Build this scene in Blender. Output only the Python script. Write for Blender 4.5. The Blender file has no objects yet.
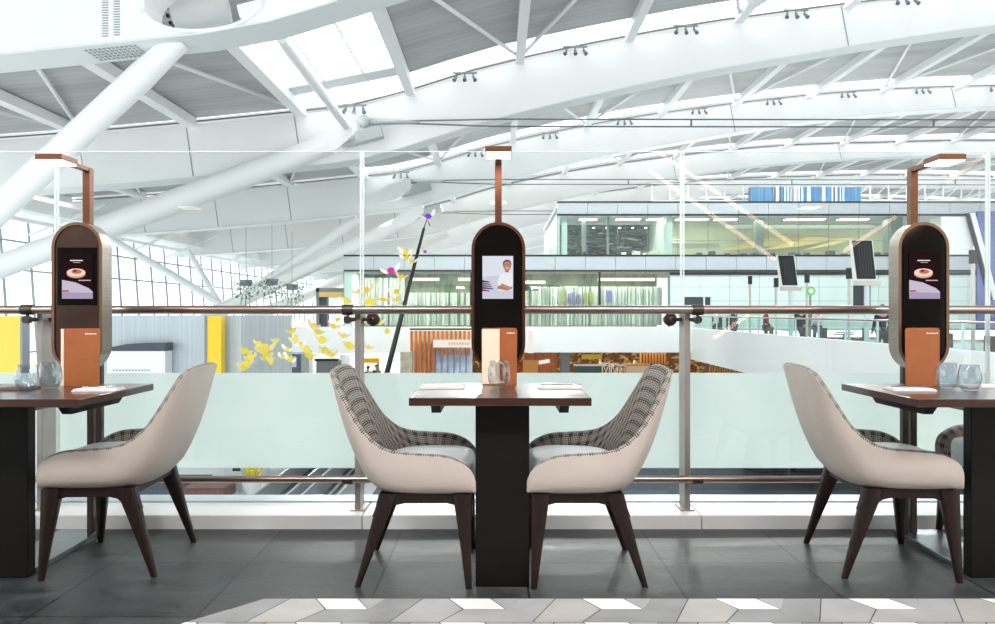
import bpy, bmesh, math, random
from mathutils import Vector, Matrix
R = math.radians
PI = math.pi
rnd = random.Random(7)
SC = bpy.context.scene
COL = SC.collection
F = 780.0
EYE = 1.061
U0, V0 = 497.5, 312.0

def at(u, v, y):
    return Vector(((u - U0) * y / F, y, EYE + (V0 - v) * y / F))

# ------------------------------------------------------------------ materials
MATS = {}
def lin(c):
    return tuple(((x / 255.0) / 12.92 if x / 255.0 <= 0.04045 else ((x / 255.0 + 0.055) / 1.055) ** 2.4) for x in c)

def mat(name, rgb, rough=0.5, metal=0.0, var=0.0, vscale=8.0, bump=0.0, bscale=60.0, spec=0.5, coat=0.0, stretch=None):
    if name in MATS: return MATS[name]
    m = bpy.data.materials.new(name); m.use_nodes = True
    nt = m.node_tree; n = nt.nodes; l = nt.links
    b = n['Principled BSDF']
    c = lin(rgb)
    b.inputs['Base Color'].default_value = (*c, 1)
    b.inputs['Roughness'].default_value = rough
    b.inputs['Metallic'].default_value = metal
    b.inputs['Specular IOR Level'].default_value = spec
    b.inputs['Coat Weight'].default_value = coat
    if var or bump:
        tc = n.new('ShaderNodeTexCoord'); mp = n.new('ShaderNodeMapping')
        l.new(tc.outputs['Object'], mp.inputs['Vector'])
        if stretch: mp.inputs['Scale'].default_value = stretch
    if var:
        t = n.new('ShaderNodeTexNoise'); t.inputs['Scale'].default_value = vscale; t.inputs['Detail'].default_value = 5
        l.new(mp.outputs['Vector'], t.inputs['Vector'])
        r = n.new('ShaderNodeValToRGB')
        r.color_ramp.elements[0].position = 0.3; r.color_ramp.elements[1].position = 0.7
        r.color_ramp.elements[0].color = (*[x * (1 - var) for x in c], 1)
        r.color_ramp.elements[1].color = (*[min(1, x * (1 + var)) for x in c], 1)
        l.new(t.outputs['Fac'], r.inputs['Fac']); l.new(r.outputs['Color'], b.inputs['Base Color'])
    if bump:
        t2 = n.new('ShaderNodeTexNoise'); t2.inputs['Scale'].default_value = bscale; t2.inputs['Detail'].default_value = 3
        l.new(mp.outputs['Vector'], t2.inputs['Vector'])
        bp = n.new('ShaderNodeBump'); bp.inputs['Strength'].default_value = bump; bp.inputs['Distance'].default_value = 0.01
        l.new(t2.outputs['Fac'], bp.inputs['Height']); l.new(bp.outputs['Normal'], b.inputs['Normal'])
    MATS[name] = m
    return m

def emit(name, rgb, s):
    if name in MATS: return MATS[name]
    m = bpy.data.materials.new(name); m.use_nodes = True
    n = m.node_tree.nodes; n.clear()
    e = n.new('ShaderNodeEmission'); e.inputs[0].default_value = (*lin(rgb), 1); e.inputs[1].default_value = s
    o = n.new('ShaderNodeOutputMaterial'); m.node_tree.links.new(e.outputs[0], o.inputs[0])
    MATS[name] = m; return m

def sheet_glass(name, tint=(235, 245, 242), refl=0.05, rough=0.0, edge=0.35):
    """thin clear pane: mostly transparent, a little mirror, more of it at grazing angles"""
    if name in MATS: return MATS[name]
    m = bpy.data.materials.new(name); m.use_nodes = True
    nt = m.node_tree; n = nt.nodes; l = nt.links; n.clear()
    tr = n.new('ShaderNodeBsdfTransparent'); tr.inputs[0].default_value = (*lin(tint), 1)
    gl = n.new('ShaderNodeBsdfGlossy'); gl.inputs['Roughness'].default_value = rough
    lw = n.new('ShaderNodeLayerWeight'); lw.inputs['Blend'].default_value = 0.5
    pw = n.new('ShaderNodeMath'); pw.operation = 'POWER'; pw.inputs[1].default_value = 4.0
    l.new(lw.outputs['Facing'], pw.inputs[0])
    mr = n.new('ShaderNodeMapRange'); mr.inputs['To Min'].default_value = refl; mr.inputs['To Max'].default_value = edge
    l.new(pw.outputs[0], mr.inputs['Value'])
    mx = n.new('ShaderNodeMixShader'); l.new(mr.outputs[0], mx.inputs[0]); l.new(tr.outputs[0], mx.inputs[1]); l.new(gl.outputs[0], mx.inputs[2])
    o = n.new('ShaderNodeOutputMaterial'); l.new(mx.outputs[0], o.inputs[0])
    MATS[name] = m; return m

def milk_glass(name, rgb, tl=0.5, clear=0.0):
    if name in MATS: return MATS[name]
    m = bpy.data.materials.new(name); m.use_nodes = True
    nt = m.node_tree; n = nt.nodes; l = nt.links; n.clear()
    c = (*lin(rgb), 1)
    d = n.new('ShaderNodeBsdfDiffuse'); d.inputs[0].default_value = c
    t = n.new('ShaderNodeBsdfTranslucent'); t.inputs[0].default_value = c
    mx = n.new('ShaderNodeMixShader'); mx.inputs[0].default_value = tl
    l.new(d.outputs[0], mx.inputs[1]); l.new(t.outputs[0], mx.inputs[2])
    tr = n.new('ShaderNodeBsdfTransparent'); m2 = n.new('ShaderNodeMixShader'); m2.inputs[0].default_value = clear
    l.new(mx.outputs[0], m2.inputs[1]); l.new(tr.outputs[0], m2.inputs[2])
    o = n.new('ShaderNodeOutputMaterial'); l.new(m2.outputs[0], o.inputs[0])
    MATS[name] = m; return m

# ------------------------------------------------------------------ mesh helpers
class MB:
    def __init__(s): s.bm = bmesh.new(); s.mi = 0
    def _f(s, vs):
        try:
            f = s.bm.faces.new(vs); f.material_index = s.mi; return f
        except ValueError: return None
    def box(s, x0, x1, y0, y1, z0, z1, bev=0.0, mtx=None):
        v = [Vector((x, y, z)) for z in (z0, z1) for y in (y0, y1) for x in (x0, x1)]
        if mtx: v = [mtx @ p for p in v]
        b = [s.bm.verts.new(p) for p in v]
        fs = [s._f([b[i] for i in q]) for q in ((0,2,3,1),(4,5,7,6),(0,1,5,4),(2,6,7,3),(0,4,6,2),(1,3,7,5))]
        if bev > 0:
            es = list({e for f in fs if f for e in f.edges})
            bmesh.ops.bevel(s.bm, geom=es, offset=bev, segments=2, affect='EDGES', profile=0.6)
        return s
    def cbox(s, c, d, bev=0.0, rot=None):
        m = Matrix.Translation(Vector(c)) @ (rot.to_4x4() if rot else Matrix())
        return s.box(-d[0]/2, d[0]/2, -d[1]/2, d[1]/2, -d[2]/2, d[2]/2, bev, m)
    def bar(s, a, b, w, h, bev=0.0):
        a = Vector(a); b = Vector(b); d = b - a; L = d.length
        q = d.to_track_quat('Y', 'Z')
        m = Matrix.Translation(a) @ q.to_matrix().to_4x4()
        return s.box(-w/2, w/2, 0, L, -h/2, h/2, bev, m)
    def tube(s, pts, r, n=12, cap=True):
        pts = [Vector(p) for p in pts]; rings = []
        for i, p in enumerate(pts):
            t = (pts[min(i+1, len(pts)-1)] - pts[max(i-1, 0)]).normalized()
            up = Vector((0,0,1)) if abs(t.z) < 0.95 else Vector((0,1,0))
            a = t.cross(up).normalized(); b = a.cross(t)
            rr = r[i] if isinstance(r, (list, tuple)) else r
            rings.append([s.bm.verts.new(p + a * rr * math.cos(2*PI*k/n) + b * rr * math.sin(2*PI*k/n)) for k in range(n)])
        for i in range(len(rings)-1):
            for k in range(n):
                s._f([rings[i][k], rings[i+1][k], rings[i+1][(k+1)%n], rings[i][(k+1)%n]])
        if cap: s._f(rings[0][:]); s._f(rings[-1][::-1])
        return s
    def lathe(s, prof, c=(0,0,0), n=24):
        c = Vector(c); rings = []
        for r, z in prof:
            rings.append([s.bm.verts.new(c + Vector((r*math.cos(2*PI*k/n), r*math.sin(2*PI*k/n), z))) for k in range(n)] if r > 1e-6 else [s.bm.verts.new(c + Vector((0,0,z)))])
        for i in range(len(rings)-1):
            A, B = rings[i], rings[i+1]
            for k in range(n):
                k2 = (k+1) % n
                if len(A) == 1 and len(B) == 1: continue
                if len(A) == 1: s._f([A[0], B[k2], B[k]])
                elif len(B) == 1: s._f([A[k], A[k2], B[0]])
                else: s._f([A[k], A[k2], B[k2], B[k]])
        return s
    def poly(s, pts, ext=None):
        """flat polygon, optionally extruded along vector ext"""
        vs = [s.bm.verts.new(Vector(p)) for p in pts]
        s._f(vs)
        if ext is not None:
            e = Vector(ext); ws = [s.bm.verts.new(v.co + e) for v in vs]
            s._f(ws[::-1]); k = len(vs)
            for i in range(k): s._f([vs[i], ws[i], ws[(i+1)%k], vs[(i+1)%k]])
        return s
    def loft(s, rows, close_u=False):
        vs = [[s.bm.verts.new(Vector(p)) for p in r] for r in rows]
        m = len(vs[0])
        for i in range(len(vs)-1):
            for k in range(m if close_u else m-1):
                s._f([vs[i][k], vs[i][(k+1)%m], vs[i+1][(k+1)%m], vs[i+1][k]])
        return vs
    def sphere(s, c, r, sc=(1,1,1), n=10):
        m = Matrix.Translation(Vector(c)) @ Matrix.Diagonal((*sc, 1))
        bmesh.ops.create_icosphere(s.bm, subdivisions=2, radius=r, matrix=m); return s
    def build(s, name, mats, parent=None, smooth=None, loc=None, fix=True):
        if fix: bmesh.ops.recalc_face_normals(s.bm, faces=s.bm.faces[:])
        me = bpy.data.meshes.new(name); s.bm.to_mesh(me); s.bm.free()
        for m in (mats if isinstance(mats, (list, tuple)) else [mats]): me.materials.append(m)
        o = bpy.data.objects.new(name, me); COL.objects.link(o)
        if parent: o.parent = parent
        if loc is not None: o.location = loc
        if smooth:
            me.polygons.foreach_set('use_smooth', [True]*len(me.polygons))
            if smooth is not True:
                me.set_sharp_from_angle(angle=R(smooth))
        return o

def tag(o, label=None, cat=None, group=None, kind=None):
    if label: o['label'] = label
    if cat: o['category'] = cat
    if group: o['group'] = group
    if kind: o['kind'] = kind
    return o
def struct(o): o['kind'] = 'structure'; return o
def empty(name, loc=(0,0,0), rz=0.0, label=None, cat=None, group=None):
    o = bpy.data.objects.new(name, None); COL.objects.link(o)
    o.location = loc; o.rotation_euler = (0, 0, rz); o.empty_display_size = 0.1
    return tag(o, label, cat, group)
def copy_tree(o, parent=None):
    c = o.copy(); COL.objects.link(c); c.parent = parent
    for ch in [x for x in bpy.data.objects if x.parent == o]: copy_tree(ch, c)
    return c
def cr(pts, n):
    """Catmull-Rom resample"""
    P = [Vector(p) for p in pts]; out = []
    for i in range(len(P)-1):
        a, b, c, d = P[max(i-1,0)], P[i], P[i+1], P[min(i+2, len(P)-1)]
        for k in range(n):
            t = k/n
            out.append(0.5*((2*b) + (c-a)*t + (2*a-5*b+4*c-d)*t*t + (3*b-3*c+d-a)*t**3))
    out.append(P[-1]); return out

# ------------------------------------------------------------------ palette
white_steel = mat('white_painted_steel', (236, 238, 238), 0.45, var=0.02, vscale=.6)
white_wall = mat('white_plaster', (240, 243, 243), 0.7, var=0.02, vscale=.5)
copper = mat('brushed_copper', (146, 102, 84), 0.32, 1.0, var=.1, vscale=12, bump=.1, bscale=40, stretch=(1, 1, 12))
bronze = mat('brushed_bronze', (134, 104, 84), 0.32, 1.0, var=.12, vscale=10, bump=.15, bscale=50, stretch=(14, 1, 1))
steel_side = mat('satin_bronze_steel', (150, 142, 132), 0.34, 1.0, var=.1, vscale=10, bump=.15, bscale=40, stretch=(1, 1, 14))
rail_metal = mat('bronze_rail', (170, 150, 142), 0.3, 1.0, var=.06, vscale=6, stretch=(.3, 8, 8))
dark_metal = mat('dark_bronze', (84, 74, 68), 0.4, 0.8, var=.1)
walnut = mat('walnut_tabletop', (60, 38, 30), 0.28, 0, var=.35, vscale=7, stretch=(1, 9, 9), coat=.3)
slab_dark = mat('black_brown_table_base', (11, 8, 6), 0.5, 0.0, spec=.25, var=.25, vscale=6, stretch=(1, 1, 3))
leg_wood = mat('dark_walnut_chair_wood', (30, 15, 10), 0.42, 0, var=.4, vscale=20, spec=.35, stretch=(6, 6, 1))
leather = mat('blush_leather', (192, 181, 172), 0.45, 0, var=.05, vscale=6, bump=.12, bscale=320)
seat_leather = mat('pale_grey_leather', (196, 203, 207), 0.42, 0, var=.04, bump=.12, bscale=300)
black_gloss = mat('black_gloss_glass', (10, 9, 9), 0.06, 0, spec=.6)
menu_brown = mat('tan_leatherette', (158, 90, 46), 0.5, 0, var=.08, vscale=14, bump=.1, bscale=200)
menu_pale = mat('pale_menu_card', (244, 218, 192), 0.6, 0, var=.04)
paper = mat('napkin_paper', (236, 226, 224), 0.8, 0, var=.04, vscale=20, bump=.2, bscale=90)
chrome = mat('cutlery_steel', (190, 190, 192), 0.2, 1.0)
black_line = mat('black_trim', (28, 32, 34), 0.5)

def tartan():
    m = bpy.data.materials.new('glen_check_fabric'); m.use_nodes = True
    nt = m.node_tree; n = nt.nodes; l = nt.links
    b = n['Principled BSDF']; b.inputs['Roughness'].default_value = 0.9; b.inputs['Specular IOR Level'].default_value = .2
    uv = n.new('ShaderNodeUVMap'); sp = n.new('ShaderNodeSeparateXYZ'); l.new(uv.outputs[0], sp.inputs[0])
    def wave(ax, per, thr):
        a = n.new('ShaderNodeMath'); a.operation = 'MULTIPLY'; a.inputs[1].default_value = 2*PI/per; l.new(sp.outputs[ax], a.inputs[0])
        c = n.new('ShaderNodeMath'); c.operation = 'SINE'; l.new(a.outputs[0], c.inputs[0])
        g = n.new('ShaderNodeMath'); g.operation = 'GREATER_THAN'; g.inputs[1].default_value = thr; l.new(c.outputs[0], g.inputs[0])
        return g
    fx, fy = wave(0, .0095, -.1), wave(1, .0095, -.1)
    bx, by = wave(0, .05, -.3), wave(1, .05, -.3)
    mx = n.new('ShaderNodeMath'); mx.operation = 'MULTIPLY'; l.new(fx.outputs[0], mx.inputs[0]); l.new(by.outputs[0], mx.inputs[1])
    my = n.new('ShaderNodeMath'); my.operation = 'MULTIPLY'; l.new(fy.outputs[0], my.inputs[0]); l.new(bx.outputs[0], my.inputs[1])
    ad = n.new('ShaderNodeMath'); ad.operation = 'ADD'; l.new(mx.outputs[0], ad.inputs[0]); l.new(my.outputs[0], ad.inputs[1])
    ck = n.new('ShaderNodeMath'); ck.operation = 'MULTIPLY'; l.new(fx.outputs[0], ck.inputs[0]); l.new(fy.outputs[0], ck.inputs[1])
    a2 = n.new('ShaderNodeMath'); a2.operation = 'MULTIPLY_ADD'; a2.inputs[1].default_value = .5
    l.new(ck.outputs[0], a2.inputs[0]); l.new(ad.outputs[0], a2.inputs[2])
    r = n.new('ShaderNodeValToRGB')
    e = r.color_ramp.elements
    e[0].position = 0; e[0].color = (*lin((46, 43, 41)), 1); e[1].position = 1; e[1].color = (*lin((192, 184, 174)), 1)
    d = n.new('ShaderNodeMath'); d.operation = 'MULTIPLY'; d.inputs[1].default_value = .5; l.new(a2.outputs[0], d.inputs[0])
    l.new(d.outputs[0], r.inputs['Fac']); l.new(r.outputs['Color'], b.inputs['Base Color'])
    return m
fabric = tartan()

# ------------------------------------------------------------------ near floor
def slate_mat():
    m = bpy.data.materials.new('slate_tiles'); m.use_nodes = True
    nt = m.node_tree; n = nt.nodes; l = nt.links; b = n['Principled BSDF']
    tc = n.new('ShaderNodeTexCoord'); mp = n.new('ShaderNodeMapping'); l.new(tc.outputs['Object'], mp.inputs['Vector'])
    mp.inputs['Location'].default_value = (-.1174, -3.30 + .583*8, 0)
    br = n.new('ShaderNodeTexBrick'); br.offset = 0; br.inputs['Scale'].default_value = 1
    br.inputs['Mortar Size'].default_value = .0045; br.inputs['Mortar Smooth'].default_value = .1
    br.inputs['Brick Width'].default_value = .5826; br.inputs['Row Height'].default_value = .583; br.inputs['Bias'].default_value = 0
    br.inputs['Color1'].default_value = (*lin((63, 67, 67)), 1); br.inputs['Color2'].default_value = (*lin((47, 51, 52)), 1)
    br.inputs['Mortar'].default_value = (*lin((6, 7, 7)), 1)
    l.new(mp.outputs['Vector'], br.inputs['Vector'])
    ns = n.new('ShaderNodeTexNoise'); ns.inputs['Scale'].default_value = 5; ns.inputs['Detail'].default_value = 9; ns.inputs['Roughness'].default_value = .68; ns.inputs['Distortion'].default_value = 1.6
    l.new(tc.outputs['Object'], ns.inputs['Vector'])
    rr = n.new('ShaderNodeMapRange'); rr.inputs['From Min'].default_value = .3; rr.inputs['From Max'].default_value = .72
    rr.inputs['To Min'].default_value = .35; rr.inputs['To Max'].default_value = 1.75; l.new(ns.outputs['Fac'], rr.inputs['Value'])
    mm = n.new('ShaderNodeVectorMath'); mm.operation = 'SCALE'; l.new(br.outputs['Color'], mm.inputs[0]); l.new(rr.outputs[0], mm.inputs['Scale'])
    l.new(mm.outputs[0], b.inputs['Base Color'])
    r2 = n.new('ShaderNodeMapRange'); r2.inputs['To Min'].default_value = .28; r2.inputs['To Max'].default_value = .6; l.new(ns.outputs['Fac'], r2.inputs['Value'])
    l.new(r2.outputs[0], b.inputs['Roughness'])
    bp = n.new('ShaderNodeBump'); bp.inputs['Strength'].default_value = .35; bp.inputs['Distance'].default_value = .01
    l.new(ns.outputs['Fac'], bp.inputs['Height']); l.new(bp.outputs['Normal'], b.inputs['Normal'])
    return m
m_ = MB(); m_.box(-7, 7, -5, 3.81, -.35, 0)
struct(m_.build('floor', slate_mat()))

# patterned tile border
tw = mat('tile_white', (242, 240, 238), .4, var=.03, vscale=6)
tg = mat('tile_mid_grey', (146, 146, 147), .45, var=.14, vscale=7)
tl_ = mat('tile_light_grey', (172, 172, 173), .45, var=.10, vscale=7)
tb = mat('tile_beige_grey', (178, 175, 170), .45, var=.10, vscale=7)
tgap = mat('tile_grout', (70, 68, 66), .8)
def in_border(p):
    # left end of the border is cut on a slant
    return p[0] > -.858 - (2.884 - p[1]) * .93
m_ = MB()
def tile(pts, mi):
    c = Vector((sum(p[0] for p in pts)/len(pts), sum(p[1] for p in pts)/len(pts)))
    if not in_border(c): return
    q = []
    for p in pts:
        v = Vector(p); d = (c - v); v = v + d.normalized() * min(.0028, d.length)
        lim = -.858 - (2.884 - v.y) * .93
        if v.x < lim: v.x = lim + .002
        q.append((v.x, v.y, .003))
    m_.mi = mi; m_.poly(q)
Y0 = 2.881
for row in range(-1, 12):
    for k in range(-6, 15):
        ox = -.67 + .49*k - (.02*row); oy = Y0 - .22*row
        if row < 0: continue
        P = lambda a, b: (ox + a, oy - b)
        g = (k*7 + row*3) % 3
        tile([P(0,0), P(.155,0), P(.21,.105), P(.058,.105)], 1)
        tile([P(.155,0), P(.26,0), P(.21,.105)], 3)
        tile([P(.395,0), P(.49,0), P(.548,.105), P(.47,.22), P(.30,.22)], 4 if g else 3)
        tile([P(.26,0), P(.395,0), P(.30,.22), P(-.02,.22), P(.058,.105), P(.21,.105)], 2 if g != 1 else 3)
m_.mi = 0
lx = lambda y: -.858 - (2.884 - y) * .93
m_.poly([(lx(2.884), 2.884, .0015), (6, 2.884, .0015), (6, .2, .0015), (lx(.2), .2, .0015)])
o = m_.build('floor_border', [tgap, tw, tg, tl_, tb], fix=False)
o.name = 'floor.001'; struct(o)

# white kerb that carries the balustrade
m_ = MB()
for x0, x1 in ((-7.5, -2.26), (-2.255, -.665), (-.66, .995), (1.0, 2.62), (2.625, 7.5)):
    m_.box(x0, x1, 3.81, 4.068, -.35, .068, .006)
struct(m_.build('trim_1', mat('kerb_white', (252, 253, 253), .4, var=.01)))
m_ = MB(); m_.box(-7.5, 7.5, 4.068, 4.092, -.35, .058)
struct(m_.build('trim_2', black_line))
m_ = MB(); m_.box(-7.5, 7.5, 4.092, 4.235, -.6, .07, .004)
struct(m_.build('trim_3', mat('pale_aluminium', (205, 216, 222), .4, .3)))

# ------------------------------------------------------------------ balustrade
clear = sheet_glass('clear_pane', (250, 253, 252), .05)
frost = milk_glass('frosted_film', (238, 245, 243), .78, 0.0)
glass_edge = mat('polished_glass_edge', (226, 238, 236), .25)
GX = [-3.95, -2.305, -.709, .966, 2.563, 4.2]
names = ['far left of the glass screens, behind the left table', 'between the left table and the posts', 'behind the middle table', 'behind the right chair', 'at the right edge']
glabels = ['tall clear balustrade pane with frosted lower band cropped by the left frame edge',
           'tall clear balustrade pane with frosted band behind the left dining table and chair',
           'tall clear balustrade pane with frosted band directly behind the middle table',
           'tall clear balustrade pane with frosted band behind the grey backed chair on the right',
           'tall clear balustrade pane with frosted band cropped by the right frame edge']
for i in range(5):
    a, b = GX[i] + .006, GX[i+1] - .006
    e = empty('glass_panel', ((a+b)/2, 4.08, .06), 0, glabels[i], 'glass panel', 'glass balustrade panels')
    h = (b-a)/2
    g = MB(); g.poly([(-h, 0, .003), (h, 0, .003), (h, 0, 1.84), (-h, 0, 1.84)]); g.build('pane', clear, e)
    g = MB(); g.box(-h+.004, h-.004, .004, .008, .184, .682); g.build('frosted_band', frost, e)
    g = MB(); g.box(-h-.002, -h+.004, -.007, .007, .003, 1.84); g.box(h-.004, h+.002, -.007, .007, .003, 1.84); g.box(-h, h, -.004, .004, 1.838, 1.842)
    g.build('polished_edge', glass_edge, e)

hr = empty('handrail', (0, 3.87, 0), 0, 'round bronze handrail running along the balustrade at eye level', 'rail')
g = MB(); g.tube([(-5.5, 0, 1.072), (5.5, 0, 1.072)], .021, 20); g.build('upper_tube', rail_metal, hr, 40)
lr = empty('foot_rail', (0, 3.87, 0), 0, 'thin bronze lower rail below the frosted glass band', 'rail')
g = MB(); g.tube([(-5.5, 0, .231), (5.5, 0, .231)], .0175, 16); g.build('lower_tube', rail_metal, lr, 40)
post_metal = mat('post_bronze', (172, 164, 160), .4, .6, var=.08)
PX = [(-2.29, -1), (-.70, -1), (.95, 1), (2.60, -1)]
pl = ['flat steel balustrade post beside the left table, below the handrail', 'flat steel balustrade post behind the patterned back of the middle left chair',
      'flat steel balustrade post to the right of the middle right chair', 'flat steel balustrade post at the right frame edge behind the right table']
for (x, sd), lb in zip(PX, pl):
    e = empty('balustrade_post', (x, 3.9, .068), 0, lb, 'post', 'balustrade posts')
    g = MB(); g.box(-.014, .014, 0, .12, 0, 1.0, .002); g.build('upright', post_metal, e)
    g = MB()
    cx = sd * .042
    g.tube([(cx-.027, -.03, 1.004), (cx+.027, -.03, 1.004)], .026, 18)
    g.build('rail_collar', dark_metal, e, 40)
    g = MB(); g.tube([(cx, -.03, 1.0), (cx, -.03, .935)], .008, 10); g.tube([(cx, -.05, .955), (cx, -.012, .955)], .019, 16); g.tube([(cx, -.03, .955), (0, .02, .955)], [.014, .006], 12)
    g.build('rail_bracket', dark_metal, e, 40)
    g = MB(); g.tube([(cx-.025, -.03, .158), (cx+.025, -.03, .158)], .02, 16); g.tube([(cx, -.03, .158), (0, .02, .158)], .008, 8)
    g.build('lower_collar', dark_metal, e, 40)
    g = MB(); g.tube([(-sd*.055, .135, .955), (-sd*.055, .165, .955)], .034, 24); g.tube([(-sd*.055, .06, .955), (-sd*.055, .135, .955)], .012, 12); g.tube([(0, .06, .955), (-sd*.055, .07, .955)], .009, 10)
    g.build('glass_clamp', dark_metal, e, 40)
    g = MB(); g.box(-.035, .035, -.012, .13, -.001, .006, .001); g.build('foot_plate', post_metal, e)

# ------------------------------------------------------------------ dining tables
def make_table(hw, lx_, x, yf, yb, slab_y, label, outer):
    t = empty('dining_table', (x, yf, 0), 0, label, 'table', 'dark wood dining tables')
    D = yb - yf
    g = MB(); g.box(-hw, hw, 0, D, .71, .74, .003); g.build('tabletop', walnut, t)
    sy = slab_y - yf
    g = MB(); g.box(-.104 + lx_, .104 + lx_, sy, sy + .055, 0.0, .71, .003); g.build('slab_leg', slab_dark, t)
    g = MB(); g.box(-.104 + lx_, .104 + lx_, sy + .055, .85, 0.0, .026, .004); g.build('base_plate', mat('brushed_base_plate', (150, 156, 158), .28, 1, var=.1, stretch=(1, 10, 1)), t)
    g = MB(); g.box(-.03 + lx_, .03 + lx_, sy + .055, D - .03, .645, .71, .002); g.build('support_beam', mat('grey_green_steel', (112, 124, 120), .4, .3), t)
    bx = hw - .095
    for s_ in (-1, 1):
        g = MB()
        pr = [(0, .06, .71), (0, .10, .672), (0, D-.16, .672), (0, D-.10, .71)]
        g.poly([(s_*bx - .018, p[1], p[2]) for p in pr], (.036, 0, 0)); g.build('edge_bracket', slab_dark, t)
    return t
make_table(.3415, .009, 0.010, 2.91, 3.53, 3.01, 'middle dining table, narrower, with open copper menu and one glass in view', 0)
make_table(.405, -.03, -1.948, 2.868, 3.50, 3.11, 'left dining table cropped by the frame, two glasses beside a tan menu', 1)
make_table(.405, .045, 1.948, 2.868, 3.50, 3.11, 'right dining table cropped by the frame, napkin at its left end', 1)

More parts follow.
